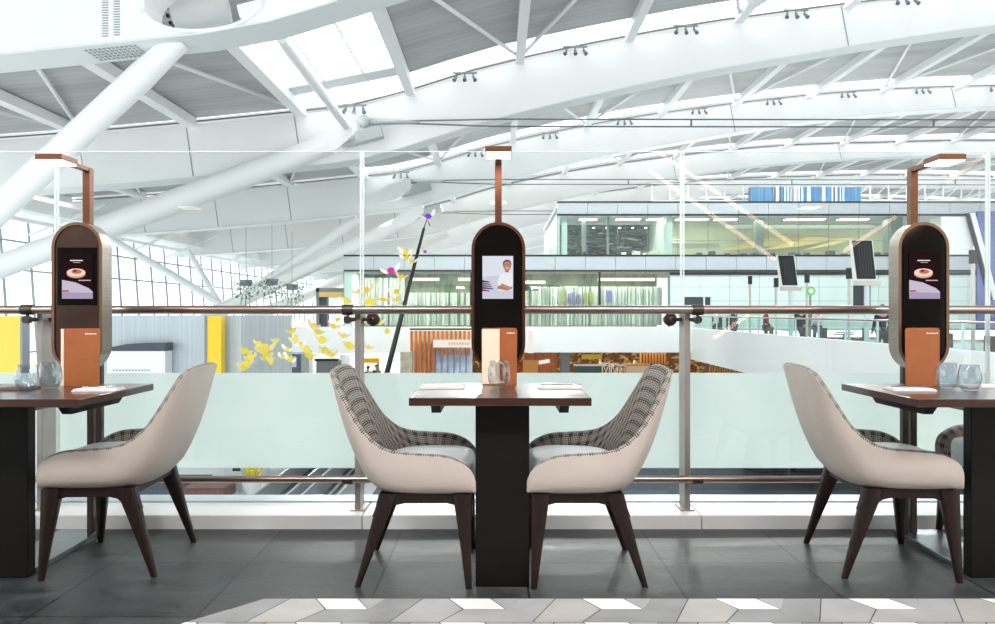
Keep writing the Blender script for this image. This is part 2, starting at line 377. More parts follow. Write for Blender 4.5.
# ------------------------------------------------------------------ kiosk with screen and lamp
def stadium(w, h, n=20):
    r = w/2; pts = []
    for k in range(n+1):
        a = PI*k/n; pts.append((r*math.cos(a), h/2 - r + r*math.sin(a)))
    for k in range(n+1):
        a = PI + PI*k/n; pts.append((r*math.cos(a), -h/2 + r + r*math.sin(a)))
    return pts
def rect(cx, cz, w, h, y, t=.0015):
    return (cx-w/2, cx+w/2, y-t, y, cz-h/2, cz+h/2)
def make_kiosk(x, kind, label):
    Yf = 3.515
    k = empty('ordering_kiosk', (x, Yf, .74), 0, label, 'kiosk', 'stadium shaped table kiosks')
    cz = 1.1305 - .74; W, H, Dp = (.229 if kind else .243), .672, .09
    dl = -.032 if kind else 0
    o = stadium(W, H); i = stadium(W-.026, H-.026)
    g = MB()
    fo = [(p[0], 0, p[1]+cz) for p in o]; fi = [(p[0], 0, p[1]+cz) for p in i]
    fi2 = [(p[0], .012, p[1]+cz) for p in i]
    g.loft([fo, fi, fi2], True); g.build('front_ring', bronze if kind else copper, k)
    g = MB(); bo = [(p[0], Dp, p[1]+cz) for p in o]; g.loft([fo, bo], True); g.poly(bo[::-1]); g.build('side_shell', steel_side if kind else bronze, k, 30)
    g = MB(); g.poly([(p[0], .006, p[1]+cz) for p in i]); g.build('face_panel', mat('bronze_face', (74, 56, 48), .3, .7, var=.3, vscale=5) if x < -1 else black_gloss, k)
    # screen
    sw, sh, scz = .118, .205, 1.222 - .74
    s = MB(); s.box(-.089, .089, .004, .0058, scz-.130, scz+.130); so = s.build('screen', black_gloss, k)
    def patch(pts, rgb, st, y, nm='screen_image'):
        pts = [(p[0]*1.36, scz + (p[1]-scz)*1.12) for p in pts]
        q = MB(); q.poly([(p[0], y, p[1]) for p in pts], (0, .0004, 0)); q.build(nm, emit('screen_%d_%d_%d' % rgb, rgb, st), so)
    def ell(cx, cz_, a, b, n=20, a0=0, a1=2*PI): return [(cx + a*math.cos(a0+(a1-a0)*t/n), cz_ + b*math.sin(a0+(a1-a0)*t/n)) for t in range(n + (1 if a1-a0 < 6.2 else 0))]
    L = scz - sh/2; Rr = sw/2
    if kind == 0:
        patch([(-Rr+.006, L+.012), (Rr-.01, L+.012), (Rr-.01, L+.184), (-Rr+.006, L+.184)], (206, 206, 222), 1.0, .0002)
        patch([(-Rr+.006, L+.10), (Rr-.01, L+.11), (Rr-.01, L+.184), (-Rr+.006, L+.184)], (222, 226, 236), 1.0, -.0002)
        # man in white shirt with folded arms
        patch([(0.0, L+.045), (Rr-.012, L+.045), (Rr-.011, L+.105), (.038, L+.122), (.022, L+.122), (.004, L+.105), (-.003, L+.08)], (236, 238, 244), 1.0, -.0006)
        patch([(.022, L+.118), (.035, L+.118), (.035, L+.132), (.022, L+.132)], (176, 124, 104), .9, -.0010)
        patch(ell(.029, L+.145, .0135, .019), (196, 140, 118), .9, -.0014)
        patch(ell(.0288, L+.1505, .0145, .0185), (40, 30, 32), .8, -.0012)
        patch([(.021, L+.149), (.026, L+.149), (.026, L+.1505), (.021, L+.1505)], (50, 36, 34), .8, -.0018)
        patch([(.031, L+.149), (.036, L+.149), (.036, L+.1505), (.031, L+.1505)], (50, 36, 34), .8, -.0018)
        patch(ell(.029, L+.1365, .005, .0025), (240, 226, 222), .9, -.0018)
        patch([(-.004, L+.052), (.03, L+.045), (.046, L+.052), (.046, L+.061), (.02, L+.060), (0, L+.066)], (188, 130, 112), .9, -.0010)
        patch([(.004, L+.064), (.04, L+.050), (.047, L+.056), (.012, L+.074)], (204, 146, 126), .9, -.0014)
        for j, c in enumerate(((176, 40, 70), (80, 60, 140), (40, 130, 130), (190, 60, 90), (60, 60, 120))):
            zz = L + .043 + j*.009
            patch([(-Rr+.006, zz), (-Rr+.03+.004*((j*3) % 4), zz-.002), (-Rr+.03+.004*((j*3) % 4), zz+.002), (-Rr+.006, zz+.008)], c, .8, -.0006 - j*.0003)
    else:
        patch([(-Rr+.010, L+.012), (Rr-.006, L+.012), (Rr-.006, L+.196), (-Rr+.010, L+.196)], (40, 24, 28), .9, .0002)
        patch([(-Rr+.010, L+.012), (Rr-.006, L+.012), (Rr-.006, L+.040), (Rr-.02, L+.055), (-.005, L+.078), (-Rr+.010, L+.088)], (206, 196, 214), .95, -.0002)
        patch([(-Rr+.010, L+.012), (Rr-.006, L+.012), (Rr-.006, L+.036), (-Rr+.010, L+.038)], (176, 160, 190), .95, -.0006)
        patch(ell(-.002, L+.112, .031, .017), (224, 172, 150), .95, -.0006)
        patch(ell(-.002, L+.118, .031, .016), (246, 222, 204), .95, -.0010)
        patch(ell(.0, L+.121, .017, .009), (214, 120, 96), .9, -.0014)
        patch(ell(-.006, L+.125, .007, .005), (150, 40, 44), .9, -.0018)
        patch([(-.022, L+.164), (.020, L+.164), (.020, L+.168), (-.022, L+.168)], (250, 236, 232), 1, -.0006)
        patch([(-.012, L+.157), (.012, L+.157), (.012, L+.159), (-.012, L+.159)], (220, 190, 186), 1, -.0006)
        patch([(.006, L+.084), (.046, L+.084), (.046, L+.088), (.006, L+.088)], (220, 180, 176), 1, -.0006)
        patch([(-.048, L+.040), (-.026, L+.040), (-.026, L+.046), (-.048, L+.046)], (200, 70, 60), .9, -.0010)
    # stem below and lamp post above
    g = MB()
    for sx in (-.026, .014): g.box(sx, sx+.028, .135, .163, -.714, .705, .002)
    g.box(-.035, .05, .12, .17, -.075, -.052)
    g.build('support_post', dark_metal, k)
    g = MB(); g.box(-.012, .032, Dp-.02, .14, .18, .26); g.build('mounting_block', dark_metal, k)
    lc = mat('dark_copper', (122, 86, 68), .34, 1.0, var=.1, stretch=(1, 1, 10)) if kind else copper
    lamp = MB(); lamp.box(-.016, .016, .078, .118, cz + H/2 - .03, 1.015 + dl, .002); lamp.build('lamp_post', lc, k)
    g = MB(); g.box(-.014, .014, -.12, .116, 1.0 + dl, 1.022 + dl, .002); g.build('lamp_arm', lc, k)
    g = MB(); g.box(-.056, .056, -.225, -.095, .997 + dl, 1.022 + dl, .002); h = g.build('lamp_head', lc, k)
    g = MB(); g.box(-.052, .052, -.221, -.099, .992 + dl, .9975 + dl); g.build('lamp_diffuser', emit('lamp_glow', (255, 226, 206), 9), h)
    return k
make_kiosk(.004, 0, 'kiosk on the middle table, screen showing a man in a white shirt')
make_kiosk(-1.896, 1, 'kiosk on the left table, screen showing a round dessert, bronze rounded frame')
make_kiosk(1.922, 1, 'kiosk on the right table, dessert screen, seen with its pale left side')

# ------------------------------------------------------------------ tabletop things
def rrect(w, h, r, n=5):
    pts = []
    for cx, cz, a0 in ((w/2-r, h-r, 0), (-w/2+r, h-r, PI/2), (-w/2+r*.2, 0, None), (w/2-r*.2, 0, None)):
        if a0 is None: pts.append((cx, cz))
        else:
            for k in range(n+1): a = a0 + PI/2*k/n; pts.append((cx + r*math.cos(a), cz + r*math.sin(a)))
    return pts
# open menu in the middle
def bar_text(o, x, z, w, y):
    q = MB()
    n = 7
    for j in range(n):
        a = x + w*j/n; q.box(a, a + w/n*.75, y-.0006, y, z, z + (.004 if j % 3 else .0052))
    q.build('printed_line', mat('print_white', (246, 240, 232), .6), o)
e = empty('menu', (.008, 3.445, .74), 0, 'open gatefold menu, pale left and tan right half, on the middle table', 'menu')
g = MB(); g.poly([(p[0], -.010 + .0*p[0], p[1]) for p in rrect(.158, .251, .012)], (0, .006, 0)); g.build('back_cover', menu_brown, e)
g = MB(); g.box(-.076, .001, -.0125, -.0105, .004, .246, .0008); g.build('inner_page', menu_pale, e)
bar_text(e, .034, .226, .034, -.0105)
def closed_menu(x, y, w, h, label, spine):
    e = empty('menu', (x, y, .74), 0, label, 'menu')
    g = MB(); g.poly([(p[0], -.004, p[1]) for p in rrect(w, h, .012)], (0, .008, 0)); g.build('front_cover', menu_brown, e)
    if spine: g = MB(); g.box(-w/2-.012, -w/2, -.006, .006, 0, h-.002, .001); g.build('page_edge', menu_pale, e)
    bar_text(e, .016, h-.026, .05, -.0045)
closed_menu(-1.80, 3.38, .154, .25, 'closed tan menu with pale spine on the left table', True)
closed_menu(1.852, 3.40, .148, .252, 'closed tan menu on the right table beside two glasses', False)

def glass_tumbler():
    m = bpy.data.materials.new('drinking_glass'); m.use_nodes = True
    return m
gm = sheet_glass('tumbler_glass', (240, 243, 245), .07, 0, 1.0)
prof = [(0, .0), (.022, 0), (.030, .004), (.041, .024), (.0455, .048), (.043, .078), (.036, .108), (.0350, .1095), (.0340, .108), (.041, .078), (.0433, .048), (.039, .027), (.027, .011), (.012, .008), (0, .008)]
def tumbler(u, v, y, label, grp=None, sc=1.0):
    p = at(u, v, y)
    g = MB(); g.lathe(prof, n=32); o = g.build('tumbler', gm, smooth=True, loc=(p.x, y, .7402)); o.scale = (sc, sc, sc)
    return tag(o, label, 'glass', grp)
tumbler(499, 390, 3.27, 'stemless glass tumbler standing before the open menu', sc=1.06)
tumbler(27, 388, 3.17, 'stemless glass on the left table, farther from the tan menu', sc=.98)
tumbler(50.5, 388, 3.26, 'stemless glass on the left table, next to the tan menu')
tumbler(947, 388, 3.25, 'stemless glass on the right table, next to the tan menu')
tumbler(969.5, 388, 3.16, 'stemless glass on the right table, farther from the tan menu', sc=.98)

def napkin(x, y, rz, label, dark=False, fork=True, w=.19, d=.11):
    e = empty('napkin', (x, y, .74), rz, label, 'napkin', 'folded napkins with cutlery')
    nm = mat('dark_napkin', (120, 96, 92), .8) if dark else paper
    g = MB(); g.box(-w/2, w/2, -d/2, d/2, 0, .006, .0025); g.box(-w/2+.006, w/2-.004, -d/2+.003, d/2-.006, .0062, .0105, .002)
    g.build('folded_cloth', nm, e, 40)
    if fork:
        g = MB(); g.tube([(-w*.42, .01, .0125), (w*.1, .008, .0135), (w*.3, .006, .015)], [.0024, .002, .003], 8)
        g.cbox((w*.38, .006, .0145), (.04, .018, .0018), .0006)
        g.build('fork_handle', chrome, e, 40)
    return e
napkin(-.232, 3.30, R(0), 'folded pale napkin on the left half of the middle table')
napkin(.262, 3.30, R(0), 'folded pale napkin on the right half of the middle table')
napkin(-1.63, 3.19, R(4), 'folded pale napkin beside the tan menu on the left table', w=.17)
napkin(-1.99, 3.25, R(0), 'dark folded napkin at the left frame edge behind the glass', True, False, w=.12)
napkin(1.69, 3.20, R(-3), 'folded white napkin beside the tan menu on the right table', w=.17)
napkin(2.05, 3.33, R(0), 'folded white napkin at the right frame edge behind the glasses', fork=False, w=.16)

# ------------------------------------------------------------------ chairs
def make_chair():
    Z0 = .358
    c = empty('dining_chair', (0, 0, 0))
    rimh = [(.222,.226,.374),(.219,.248,.420),(.188,.268,.470),(.11,.280,.504),(.0,.283,.513),(-.08,.281,.519),(-.14,.276,.536),(-.195,.270,.575),
            (-.24,.262,.628),(-.285,.248,.700),(-.322,.230,.764),(-.346,.205,.808),(-.360,.160,.824),(-.366,.08,.830),(-.368,0,.831)]
    bash = [(.205,.228),(.185,.236),(.15,.243),(.09,.248),(.02,.248),(-.04,.244),(-.08,.237),(-.115,.226),(-.14,.212),(-.16,.192),(-.175,.165),(-.185,.13),(-.192,.09),(-.196,.045),(-.198,0)]
    bash = [(x, y, .360) for x, y in bash]
    def full(h): return [Vector(p) for p in h] + [Vector((p[0], -p[1], p[2])) for p in h[::-1][1:]]
    rim = cr(full(rimh), 4); base = cr(full(bash), 4)
    N = len(rim); cen = Vector((.03, 0, 0))
    rows = []
    M = 9
    for j in range(M+1):
        t = j/M; row = []
        for a, b in zip(base, rim):
            p = a.lerp(b, t)
            out = Vector((a.x - .0, a.y, 0)); out.normalize()
            back = max(0, (-(a.x) - .05) / .15); back = min(1, back)
            p = p + out * (math.sin(PI * min(1, t**.7)) * (.016 + .016*back))
            if j == 0: p = p - out * .012; 
            row.append(p)
        rows.append(row)
    g = MB()
    rows.insert(0, [Vector((p.x*.9, p.y*.9, .356)) for p in base])
    vs = g.loft(rows)
    # underside
    und = vs[0]; h = N//2
    for k in range(h): g._f([und[k], und[k+1], und[N-2-k], und[N-1-k]])
    # inward rim thickness and leather back to the lining
    g.build('seat_shell', leather, c, 60)
    # lining: from rim inward and down
    def inward(p, q, d):
        v = Vector((.02 - p.x, -p.y, 0)); v.normalize(); return p + v*d
    g = MB(); L = []
    arc = 0; arcs = [0]
    for i in range(1, N): arc += (rim[i]-rim[i-1]).length; arcs.append(arc)
    K = 10
    for j in range(K+1):
        row = []
        for i, p in enumerate(rim):
            if j == 0: row.append(p + Vector((0, 0, .0))); continue
            if j == 1: row.append(inward(p, None, .012) + Vector((0, 0, .009))); continue
            if j == 2: row.append(inward(p, None, .030) + Vector((0, 0, -.002))); continue
            t = (j-2)/(K-2)
            a = inward(p, None, .034)
            b = inward(Vector((base[i].x, base[i].y, .41)), None, .035)
            q = a.lerp(b, t)
            out = Vector((base[i].x, base[i].y, 0)).normalized()
            back = min(1, max(0, (-(base[i].x) - .05) / .15))
            q = q + out * math.sin(PI*t) * (.012*back)
            if q.z > p.z: q.z = p.z
            row.append(q)
        L.append(row)
    uvs = {}
    vs = g.loft(L)
    lay = g.bm.loops.layers.uv.new('UVMap')
    for j in range(K+1):
        for i in range(N):
            dz = sum((L[q][i]-L[q-1][i]).length for q in range(1, j+1))
            uvs[vs[j][i]] = (arcs[i], dz)
    for f in g.bm.faces:
        for lp in f.loops: lp[lay].uv = uvs[lp.vert]
    g.build('fabric_lining', fabric, c, True)
    # cushion
    g = MB(); n = 40
    def ring(s, z, fx=0):
        pts = []
        for k in range(n):
            a = 2*PI*k/n; ca, sa = math.cos(a), math.sin(a)
            x = math.copysign(abs(ca)**.55, ca); y = math.copysign(abs(sa)**.55, sa)
            wy = .213 - (.05 if x < 0 else 0)*abs(x)
            pts.append((.03 + x*.182*s, y*wy*s, z))
        return pts
    rg = [ring(.96, .356), ring(1, .37), ring(1.01, .42), ring(1.0, .45), ring(.95, .468), ring(.8, .478), ring(.5, .482), ring(.15, .483)]
    vv = g.loft(rg, True); g._f(vv[-1]); g._f(vv[0][::-1])
    g.build('seat_cushion', seat_leather, c, 60)
    # frame: apron with arched underside joins
    g = MB()
    for s_ in (-1, 1):
        pr = [(.205, Z0), (.21, .27), (.168, .27), (.158, .295), (.14, .314), (.11, .322), (-.055, .322), (-.088, .314), (-.112, .295), (-.13, .27), (-.18, .27), (-.148, Z0)]
        y = .205 if s_ > 0 else -.205 - .03
        g.poly([(x, y, z) for x, z in pr], (0, .03, 0))
    g.box(.165, .2, -.21, .21, .325, Z0); g.box(-.15, -.115, -.21, .21, .325, Z0)
    g.build('frame', leg_wood, c)
    # legs
    def leg(x0, x1, y0, y1):
        # tapered: wide at the top, slim at the foot
        rows = []
        for t in (0, .12, .3, .6, 1):
            z = Z0 * (1-t) if t else Z0
            z = Z0*(1-t)
            cx = x0 + (x1-x0)*t; cy = y0 + (y1-y0)*t
            w = .024*(1-t)**1.2 + .0115; d = .016*(1-t) + .0105
            b = .004
            rows.append([(cx-w, cy-d+b, z), (cx-w+b, cy-d, z), (cx+w-b, cy-d, z), (cx+w, cy-d+b, z), (cx+w, cy+d-b, z), (cx+w-b, cy+d, z), (cx-w+b, cy+d, z), (cx-w, cy+d-b, z)])
        g = MB(); v = g.loft(rows, True); g._f(v[0][::-1]); g._f(v[-1]); 
        g.build('leg', leg_wood, c, 50)
    for s_ in (-1, 1):
        leg(.168, .195, s_*.222, s_*.258)
        leg(-.118, -.235, s_*.218, s_*.236)
    return c
ch = make_chair()
def seat(o, x, y, rz, label):
    o.location = (x, y, 0); o.rotation_euler = (0, 0, rz); tag(o, label, 'chair', 'blush leather dining chairs')
specs = [(-.305, 3.25, 0, 'upholstered chair left of the middle table, checked fabric inside facing right'),
         (.335, 3.25, PI, 'upholstered chair right of the middle table, checked fabric inside facing left'),
         (-1.622, 3.35, PI + R(3), 'pale leather chair tucked at the left table, its back towards the middle'),
         (1.635, 3.33, R(-4), 'pale leather chair tucked at the right table, facing right with its back towards the middle'),
         (2.32, 3.50, PI, 'chair at the far side of the right table, arm and cushion showing behind the slab')]
for i, (x, y, rz, lb) in enumerate(specs):
    o = ch if i == 0 else copy_tree(ch)
    seat(o, x, y, rz, lb)

# ------------------------------------------------------------------ terminal roof
prof_pts = [(-27, 4.55), (-17, 5.25), (-8.4, 6.08), (-5.5, 6.45), (-2.8, 7.25), (0, 8.1), (5, 9.3), (10.3, 10.35), (21, 12.0), (32, 12.75), (42, 12.9), (56, 12.5), (90, 10.5)]
PRC = cr([(x, 0, z) for x, z in prof_pts], 6)
def PZ(x):
    if x <= PRC[0].x: return PRC[0].z + EYE
    for a, b in zip(PRC, PRC[1:]):
        if a.x <= x <= b.x: return EYE + a.z + (b.z-a.z)*(x-a.x)/(b.x-a.x + 1e-9)
    return PRC[-1].z + EYE
GD = [18.5, 33.5, 49, 65, 81, 97, 113, 129, 145]
XL, XR = -26.5, 88
def xs(a, b, step=1.5):
    n = max(1, int((b-a)/step)); return [a + (b-a)*k/n for k in range(n+1)]
def TH(x):
    K = [(-30, 2.2), (0, 2.15), (10, 1.85), (20, 1.45), (32, 1.1), (90, 1.0)]
    for (a, p), (b, q) in zip(K, K[1:]):
        if a <= x <= b: return p + (q-p)*(x-a)/(b-a)
    return 1.0
def girder(d, x0, x1, label):
    e = empty('roof_girder', (0, d, 0), 0, label, 'roof girder', 'arched white roof girders')
    X = xs(x0, x1)
    g = MB()
    A = [(x, -1.0, PZ(x)) for x in X]; B = [(x, -1.0, PZ(x)+TH(x)) for x in X]; Cc = [(x, 0, PZ(x)+TH(x)) for x in X]; D_ = [(x, 0, PZ(x)) for x in X]
    v = g.loft([A, B, Cc, D_, A]); bmesh.ops.remove_doubles(g.bm, verts=g.bm.verts[:], dist=1e-4)
    g._f([q for q in ()]) if 0 else None
    return e, g
gl_ = ['nearest white roof girder, crossing the upper left corner with an oval hole', 'second white arched roof girder, the broad band sweeping up to the right',
       'third white arched roof girder, thinner band beneath the broad one', 'fourth arched roof girder, behind the double tension rods', 'fifth arched roof girder towards the back of the hall',
       'sixth arched roof girder towards the back of the hall', 'seventh arched roof girder just above the lounge roof', 'eighth arched roof girder just above the lounge roof', 'last arched roof girder at the far end of the hall']
cable_m = mat('grey_cable', (104, 112, 116), .5, .3)
for i, d in enumerate(GD):
    e, g = girder(d, XL, XR if i else 30, gl_[i])
    bmesh.ops.holes_fill(g.bm, edges=[q for q in g.bm.edges if q.is_boundary])
    beam = g.build('beam', white_steel, e)
    if i == 0:
        cut = MB()
        pts = []
        c = Vector((-6.6, 0, 7.0 + EYE - .02))
        ring = [(c.x + 1.36*math.copysign(abs(math.cos(a))**.9, math.cos(a)), -2.0, c.z + .1*math.cos(a) + .68*math.sin(a)) for a in [2*PI*k/40 for k in range(40)]]
        cut.poly(ring, (0, 3, 0)); co = cut.build('cutter', white_steel); co.location = (0, d, 0)
        md = beam.modifiers.new('b', 'BOOLEAN'); md.object = co; md.operation = 'DIFFERENCE'; md.solver = 'EXACT'
        bpy.context.view_layer.update()
        dg = bpy.context.evaluated_depsgraph_get()
        nm = bpy.data.meshes.new_from_object(beam.evaluated_get(dg)); beam.modifiers.clear(); beam.data = nm
        bpy.data.objects.remove(co, do_unlink=True)
        # rim of the oval and slotted air grilles
        g = MB(); rr = [(p[0], -1.02, p[2]) for p in ring]; g.tube(rr + [rr[0]], .05, 8, False); g.build('oval_rim', white_steel, e, True)
        g = MB()
        for cx in (-8.80, -8.54):
            for k in range(34):
                z = PZ(cx) + .14 + k*.058
                g.box(cx-.07, cx+.07, -1.012, -.998, z, z+.022)
        g.build('slotted_grille', mat('grille_grey', (150, 156, 158), .6), e)
        g = MB()
        for k in range(12):
            for r_ in range(5):
                x = -9.35 + k*.1; y = -.85 + r_*.16
                g.box(x, x+.05, y, y+.09, PZ(x)-.062, PZ(x)-.04)
        g.build('soffit_perforation', mat('grille_grey', (150, 156, 158), .6), e)
    else:
        g = MB(); g.tube([(x, -1.12, PZ(x)+TH(x)+.08) for x in xs(XL, XR, 2.5)], .035 if i < 3 else .05, 6)
        for x in xs(XL, 60, 4.55): g.box(x-.03, x+.03, -1.14, -1.0, PZ(x)+TH(x)-.1, PZ(x)+TH(x)+.1)
        g.build('cable_rail', cable_m, e)
    if i < 4:
        g = MB()
        for x in (-21.7, -17.2, -12.7, -8.2, 14.6, 28.2):
            if i == 0 and x == -8.2: continue
            g.poly([(x, -1.012, PZ(x)+.02), (x+.05, -1.012, PZ(x)+.02), (x-.25, -1.012, PZ(x)+TH(x)-.02), (x-.3, -1.012, PZ(x)+TH(x)-.02)], (0, .01, 0))
        g.build('panel_seam', mat('seam_grey', (150, 158, 160), .6), e)
    if i < 5:
        g = MB()   # bottom flange line
        X = xs(XL, XR if i else 30)
        g.loft([[(x, -1.06, PZ(x)-.05) for x in X], [(x, .06, PZ(x)-.05) for x in X], [(x, .06, PZ(x)-.005) for x in X], [(x, -1.06, PZ(x)-.005) for x in X], [(x, -1.06, PZ(x)-.05) for x in X]])
        g.build('flange', mat('pale_grey_steel', (222, 227, 228), .5), e)

def deck_mat():
    m = bpy.data.materials.new('corrugated_deck'); m.use_nodes = True
    nt = m.node_tree; n = nt.nodes; l = nt.links; b = n['Principled BSDF']
    tc = n.new('ShaderNodeTexCoord'); sp = n.new('ShaderNodeSeparateXYZ'); l.new(tc.outputs['Object'], sp.inputs[0])
    w = n.new('ShaderNodeTexWave'); w.bands_direction = 'Y'; w.inputs['Scale'].default_value = .72; w.inputs['Distortion'].default_value = 0
    l.new(tc.outputs['Object'], w.inputs['Vector'])
    ns = n.new('ShaderNodeTexNoise'); ns.inputs['Scale'].default_value = .35; ns.inputs['Detail'].default_value = 4
    mp = n.new('ShaderNodeMapping'); mp.inputs['Scale'].default_value = (.5, 3, 1); l.new(tc.outputs['Object'], mp.inputs[0]); l.new(mp.outputs[0], ns.inputs['Vector'])
    a = n.new('ShaderNodeMath'); a.operation = 'MULTIPLY_ADD'; a.inputs[1].default_value = .12; l.new(w.outputs['Fac'], a.inputs[0]); l.new(ns.outputs['Fac'], a.inputs[2])
    r = n.new('ShaderNodeValToRGB'); r.color_ramp.elements[0].position = .35; r.color_ramp.elements[1].position = .95
    r.color_ramp.elements[0].color = (*lin((164, 167, 167)), 1); r.color_ramp.elements[1].color = (*lin((196, 199, 199)), 1)
    l.new(a.outputs[0], r.inputs[0]); l.new(r.outputs[0], b.inputs['Base Color']); b.inputs['Roughness'].default_value = .7
    return m
deck = deck_mat()
sky_pane = milk_glass('skylight_glazing', (250, 252, 252), 1.0, .55)
PUR = [.93 + 4.55*k for k in range(-6, 13)]
bays = [(-5.2, GD[0])] + list(zip(GD, GD[1:]))  # first bay is stretched back, unseen, to darken the near end
for bi, (ya, yb) in enumerate(bays):
    y0 = ya + (0 if bi else 0); y1 = yb - 2.7; y2 = yb - .95
    g = MB(); X = xs(XL, XR, 2.0)
    off = .26
    parts_ = [(-8.17, XR, y0, y1), (XL, -8.17, y0, y2)]
    if bi == 1: parts_ = [(-3.6, XR, y0, y1), (-8.17, -3.6, y0, 23.5), (XL, -8.17, y0, y2)]
    for a, b, ya_, yb_ in parts_:
        X = xs(a, b, 1.8)
        lo = [[(x, ya_, PZ(x)+TH(x)+off) for x in X], [(x, yb_, PZ(x)+TH(x)+off) for x in X]]
        hi = [[(x, yb_, PZ(x)+TH(x)+off+.25) for x in X], [(x, ya_, PZ(x)+TH(x)+off+.25) for x in X]]
        g.loft(lo + hi + [lo[0]])
    struct(g.build('ceiling', deck))
    g = MB(); X = xs(-8.17, XR, 2.0)
    g.loft([[(x, y1, PZ(x)+TH(x)+off+.2) for x in X], [(x, y2, PZ(x)+TH(x)+off+.2) for x in X]])
    if bi == 1:
        X = xs(-8.17, -3.6, 1.0); g.loft([[(x, 23.5, PZ(x)+TH(x)+off+.2) for x in X], [(x, y1, PZ(x)+TH(x)+off+.2) for x in X]])
    wo = g.build('window_%d' % (bi+2), sky_pane); struct(wo)
    if bi == 1:
        g = MB()
        zz = lambda x: PZ(x)+TH(x)+off+.12
        for y in (25.2, 27.4): g.bar((-8.1, y, zz(-8.1)), (-3.6, y, zz(-3.6)), .04, .08)
        for x in (-6.6, -5.1): g.bar((x, 23.5, zz(x)), (x, y1, zz(x)), .04, .08)
        g.build('glazing_bar', mat('pale_grey_steel', (222, 227, 228), .5), wo)
        g = MB(); g.bar((-8.1, 30.2, zz(-8.1)-.1), (-3.6, 30.2, zz(-3.6)-.1), 1.0, .12); g.build('cross_panel', mat('pale_grey_steel', (222, 227, 228), .5), wo)
    # purlins and braces of this bay
    if bi == 0: continue
    pe = empty('purlin_bay', (0, ya, 0), 0, ['', 'white cross beams and thin diagonal braces between the nearest two girders', 'white cross beams and braces between the second and third girders',
         'white cross beams and braces between the third and fourth girders', 'white cross beams and braces between the fourth and fifth girders', 'white cross beams between the fifth and sixth girders',
         'white cross beams between the sixth and seventh girders', 'white cross beams between the seventh and eighth girders', 'white cross beams between the last two girders'][bi], 'roof beams', 'roof cross beams')
    for k, x in enumerate(PUR):
        w = .36 if x > -5 else .45
        z = PZ(x) + TH(x) - .14
        g = MB(); g.box(x-w/2, x+w/2, 0, yb-ya-1.0, z, z+.38); g.build('purlin', white_steel, pe)
    if bi < 5:
        for k, (xa, xb) in enumerate(zip(PUR, PUR[1:])):
            if (k+bi) % 2 == 0:
                p, q = (xa, 1.0), (xb, yb-ya-1.2)
            else: p, q = (xb, 1.0), (xa, yb-ya-1.2)
            if bi == 1 and abs(xa + 8.17) < .5: continue
            g = MB(); g.tube([(p[0], p[1], PZ(p[0])+TH(p[0])+.1), (q[0], q[1], PZ(q[0])+TH(q[0])+.1)], .075, 8); g.build('brace', white_steel, pe, True)

# end wall of the roof and facade far left
g = MB(); X = xs(XL, XR, 3)
g.loft([[(x, 146, 12.2) for x in X], [(x, 146, PZ(x)+3) for x in X]])
struct(g.build('wall_back', white_wall))

# ---- raking struts
def strut(pts, r, label, grp='raking tubular roof struts', taper=True):
    pts = [Vector(p) for p in pts]
    o = empty('roof_strut', pts[0], 0, label, 'strut', grp)
    g = MB(); L = pts[-1]-pts[0]; n = 10
    P = [L*(k/n) for k in range(n+1)]
    g.tube(P, [r*(.8 if k in (0,) else 1) for k in range(n+1)], 24); g.build('tube', white_steel, o, 40)
    return o
def claw(p, dirv, s, parent):
    """cast steel node: fork plates and pins where a strut meets a girder"""
    g = MB(); d = Vector(dirv).normalized(); p = Vector(p)
    up = Vector((0, 0, 1)); sd = d.cross(up).normalized(); up = sd.cross(d)
    for q in (-.28, .28):
        a = p + sd*q*s
        g.poly([a - d*.9*s - up*.25*s, a + d*.2*s - up*.4*s, a + d*1.1*s - up*.1*s, a + d*1.2*s + up*.35*s, a + d*.1*s + up*.5*s, a - d*.9*s + up*.25*s], sd*.09*s)
    g.tube([p + d*.9*s - sd*.42*s, p + d*.9*s + sd*.42*s], .16*s, 14)
    g.tube([p - d*.2*s - sd*.42*s, p - d*.2*s + sd*.42*s], .2*s, 14)
    g.build('cast_node', white_steel, parent)
    g = MB()
    c = p + d*1.35*s + Vector((0, .25, -.12))*s
    g.cbox(c, (1.7*s, .5*s, .5*s), .03*s, Matrix.Rotation(R(-14), 3, 'Y'))
    g.build('node_housing', mat('node_grey', (176, 182, 184), .4, .4), parent)
# strut 1 (nearest)
a, b = at(180, 40, 18.0), at(-190, 386, 18.0)
s1 = strut([a, b], .315, 'thick white tubular strut in front at upper left, behind the left lamp')
a, b = at(330, 144, 31.6), at(-230, 352, 33.0)
s2 = strut([a, b], .5, 'long white tubular strut passing behind the left kiosk up to the claw node')
claw(a - b.normalized()*0 - a, (a-b), 1.0, s2)
a, b = at(408, 219, 47.4), at(205, 318, 48)
s3 = strut([a, b], .42, 'white tubular strut left of the glass joint, lower of the crossing pair')
claw(Vector((0,0,0)), (a-b), 1.0, s3)
a, b = at(357, 219, 47.4), at(205, 324, 49)
s4 = strut([a, b], .33, 'white tubular strut left of the glass joint, upper of the crossing pair')
strut([at(281, 38, 19), at(352, 134, 33)], .16, 'slim white tube slanting across the big skylight down to the claw node')
strut([at(106, 236, 50), at(220, 303, 50)], .24, 'slim white strut slanting down right in front of the left glass facade')
strut([at(188, 250, 50), at(219, 302, 50)], .18, 'short slim white strut in front of the left glass facade, steeper one')
strut([at(448, 233, 64), at(225, 330, 64)], .45, 'far white strut behind the flower sculpture')
# second node cluster near the third girder
g = empty('steel_node', at(392, 194, 47.2), 0, 'white cast steel node under the third girder, above the butterflies', 'steel node')
claw((0, 0, 0), (1, 0, .35), 1.1, g)
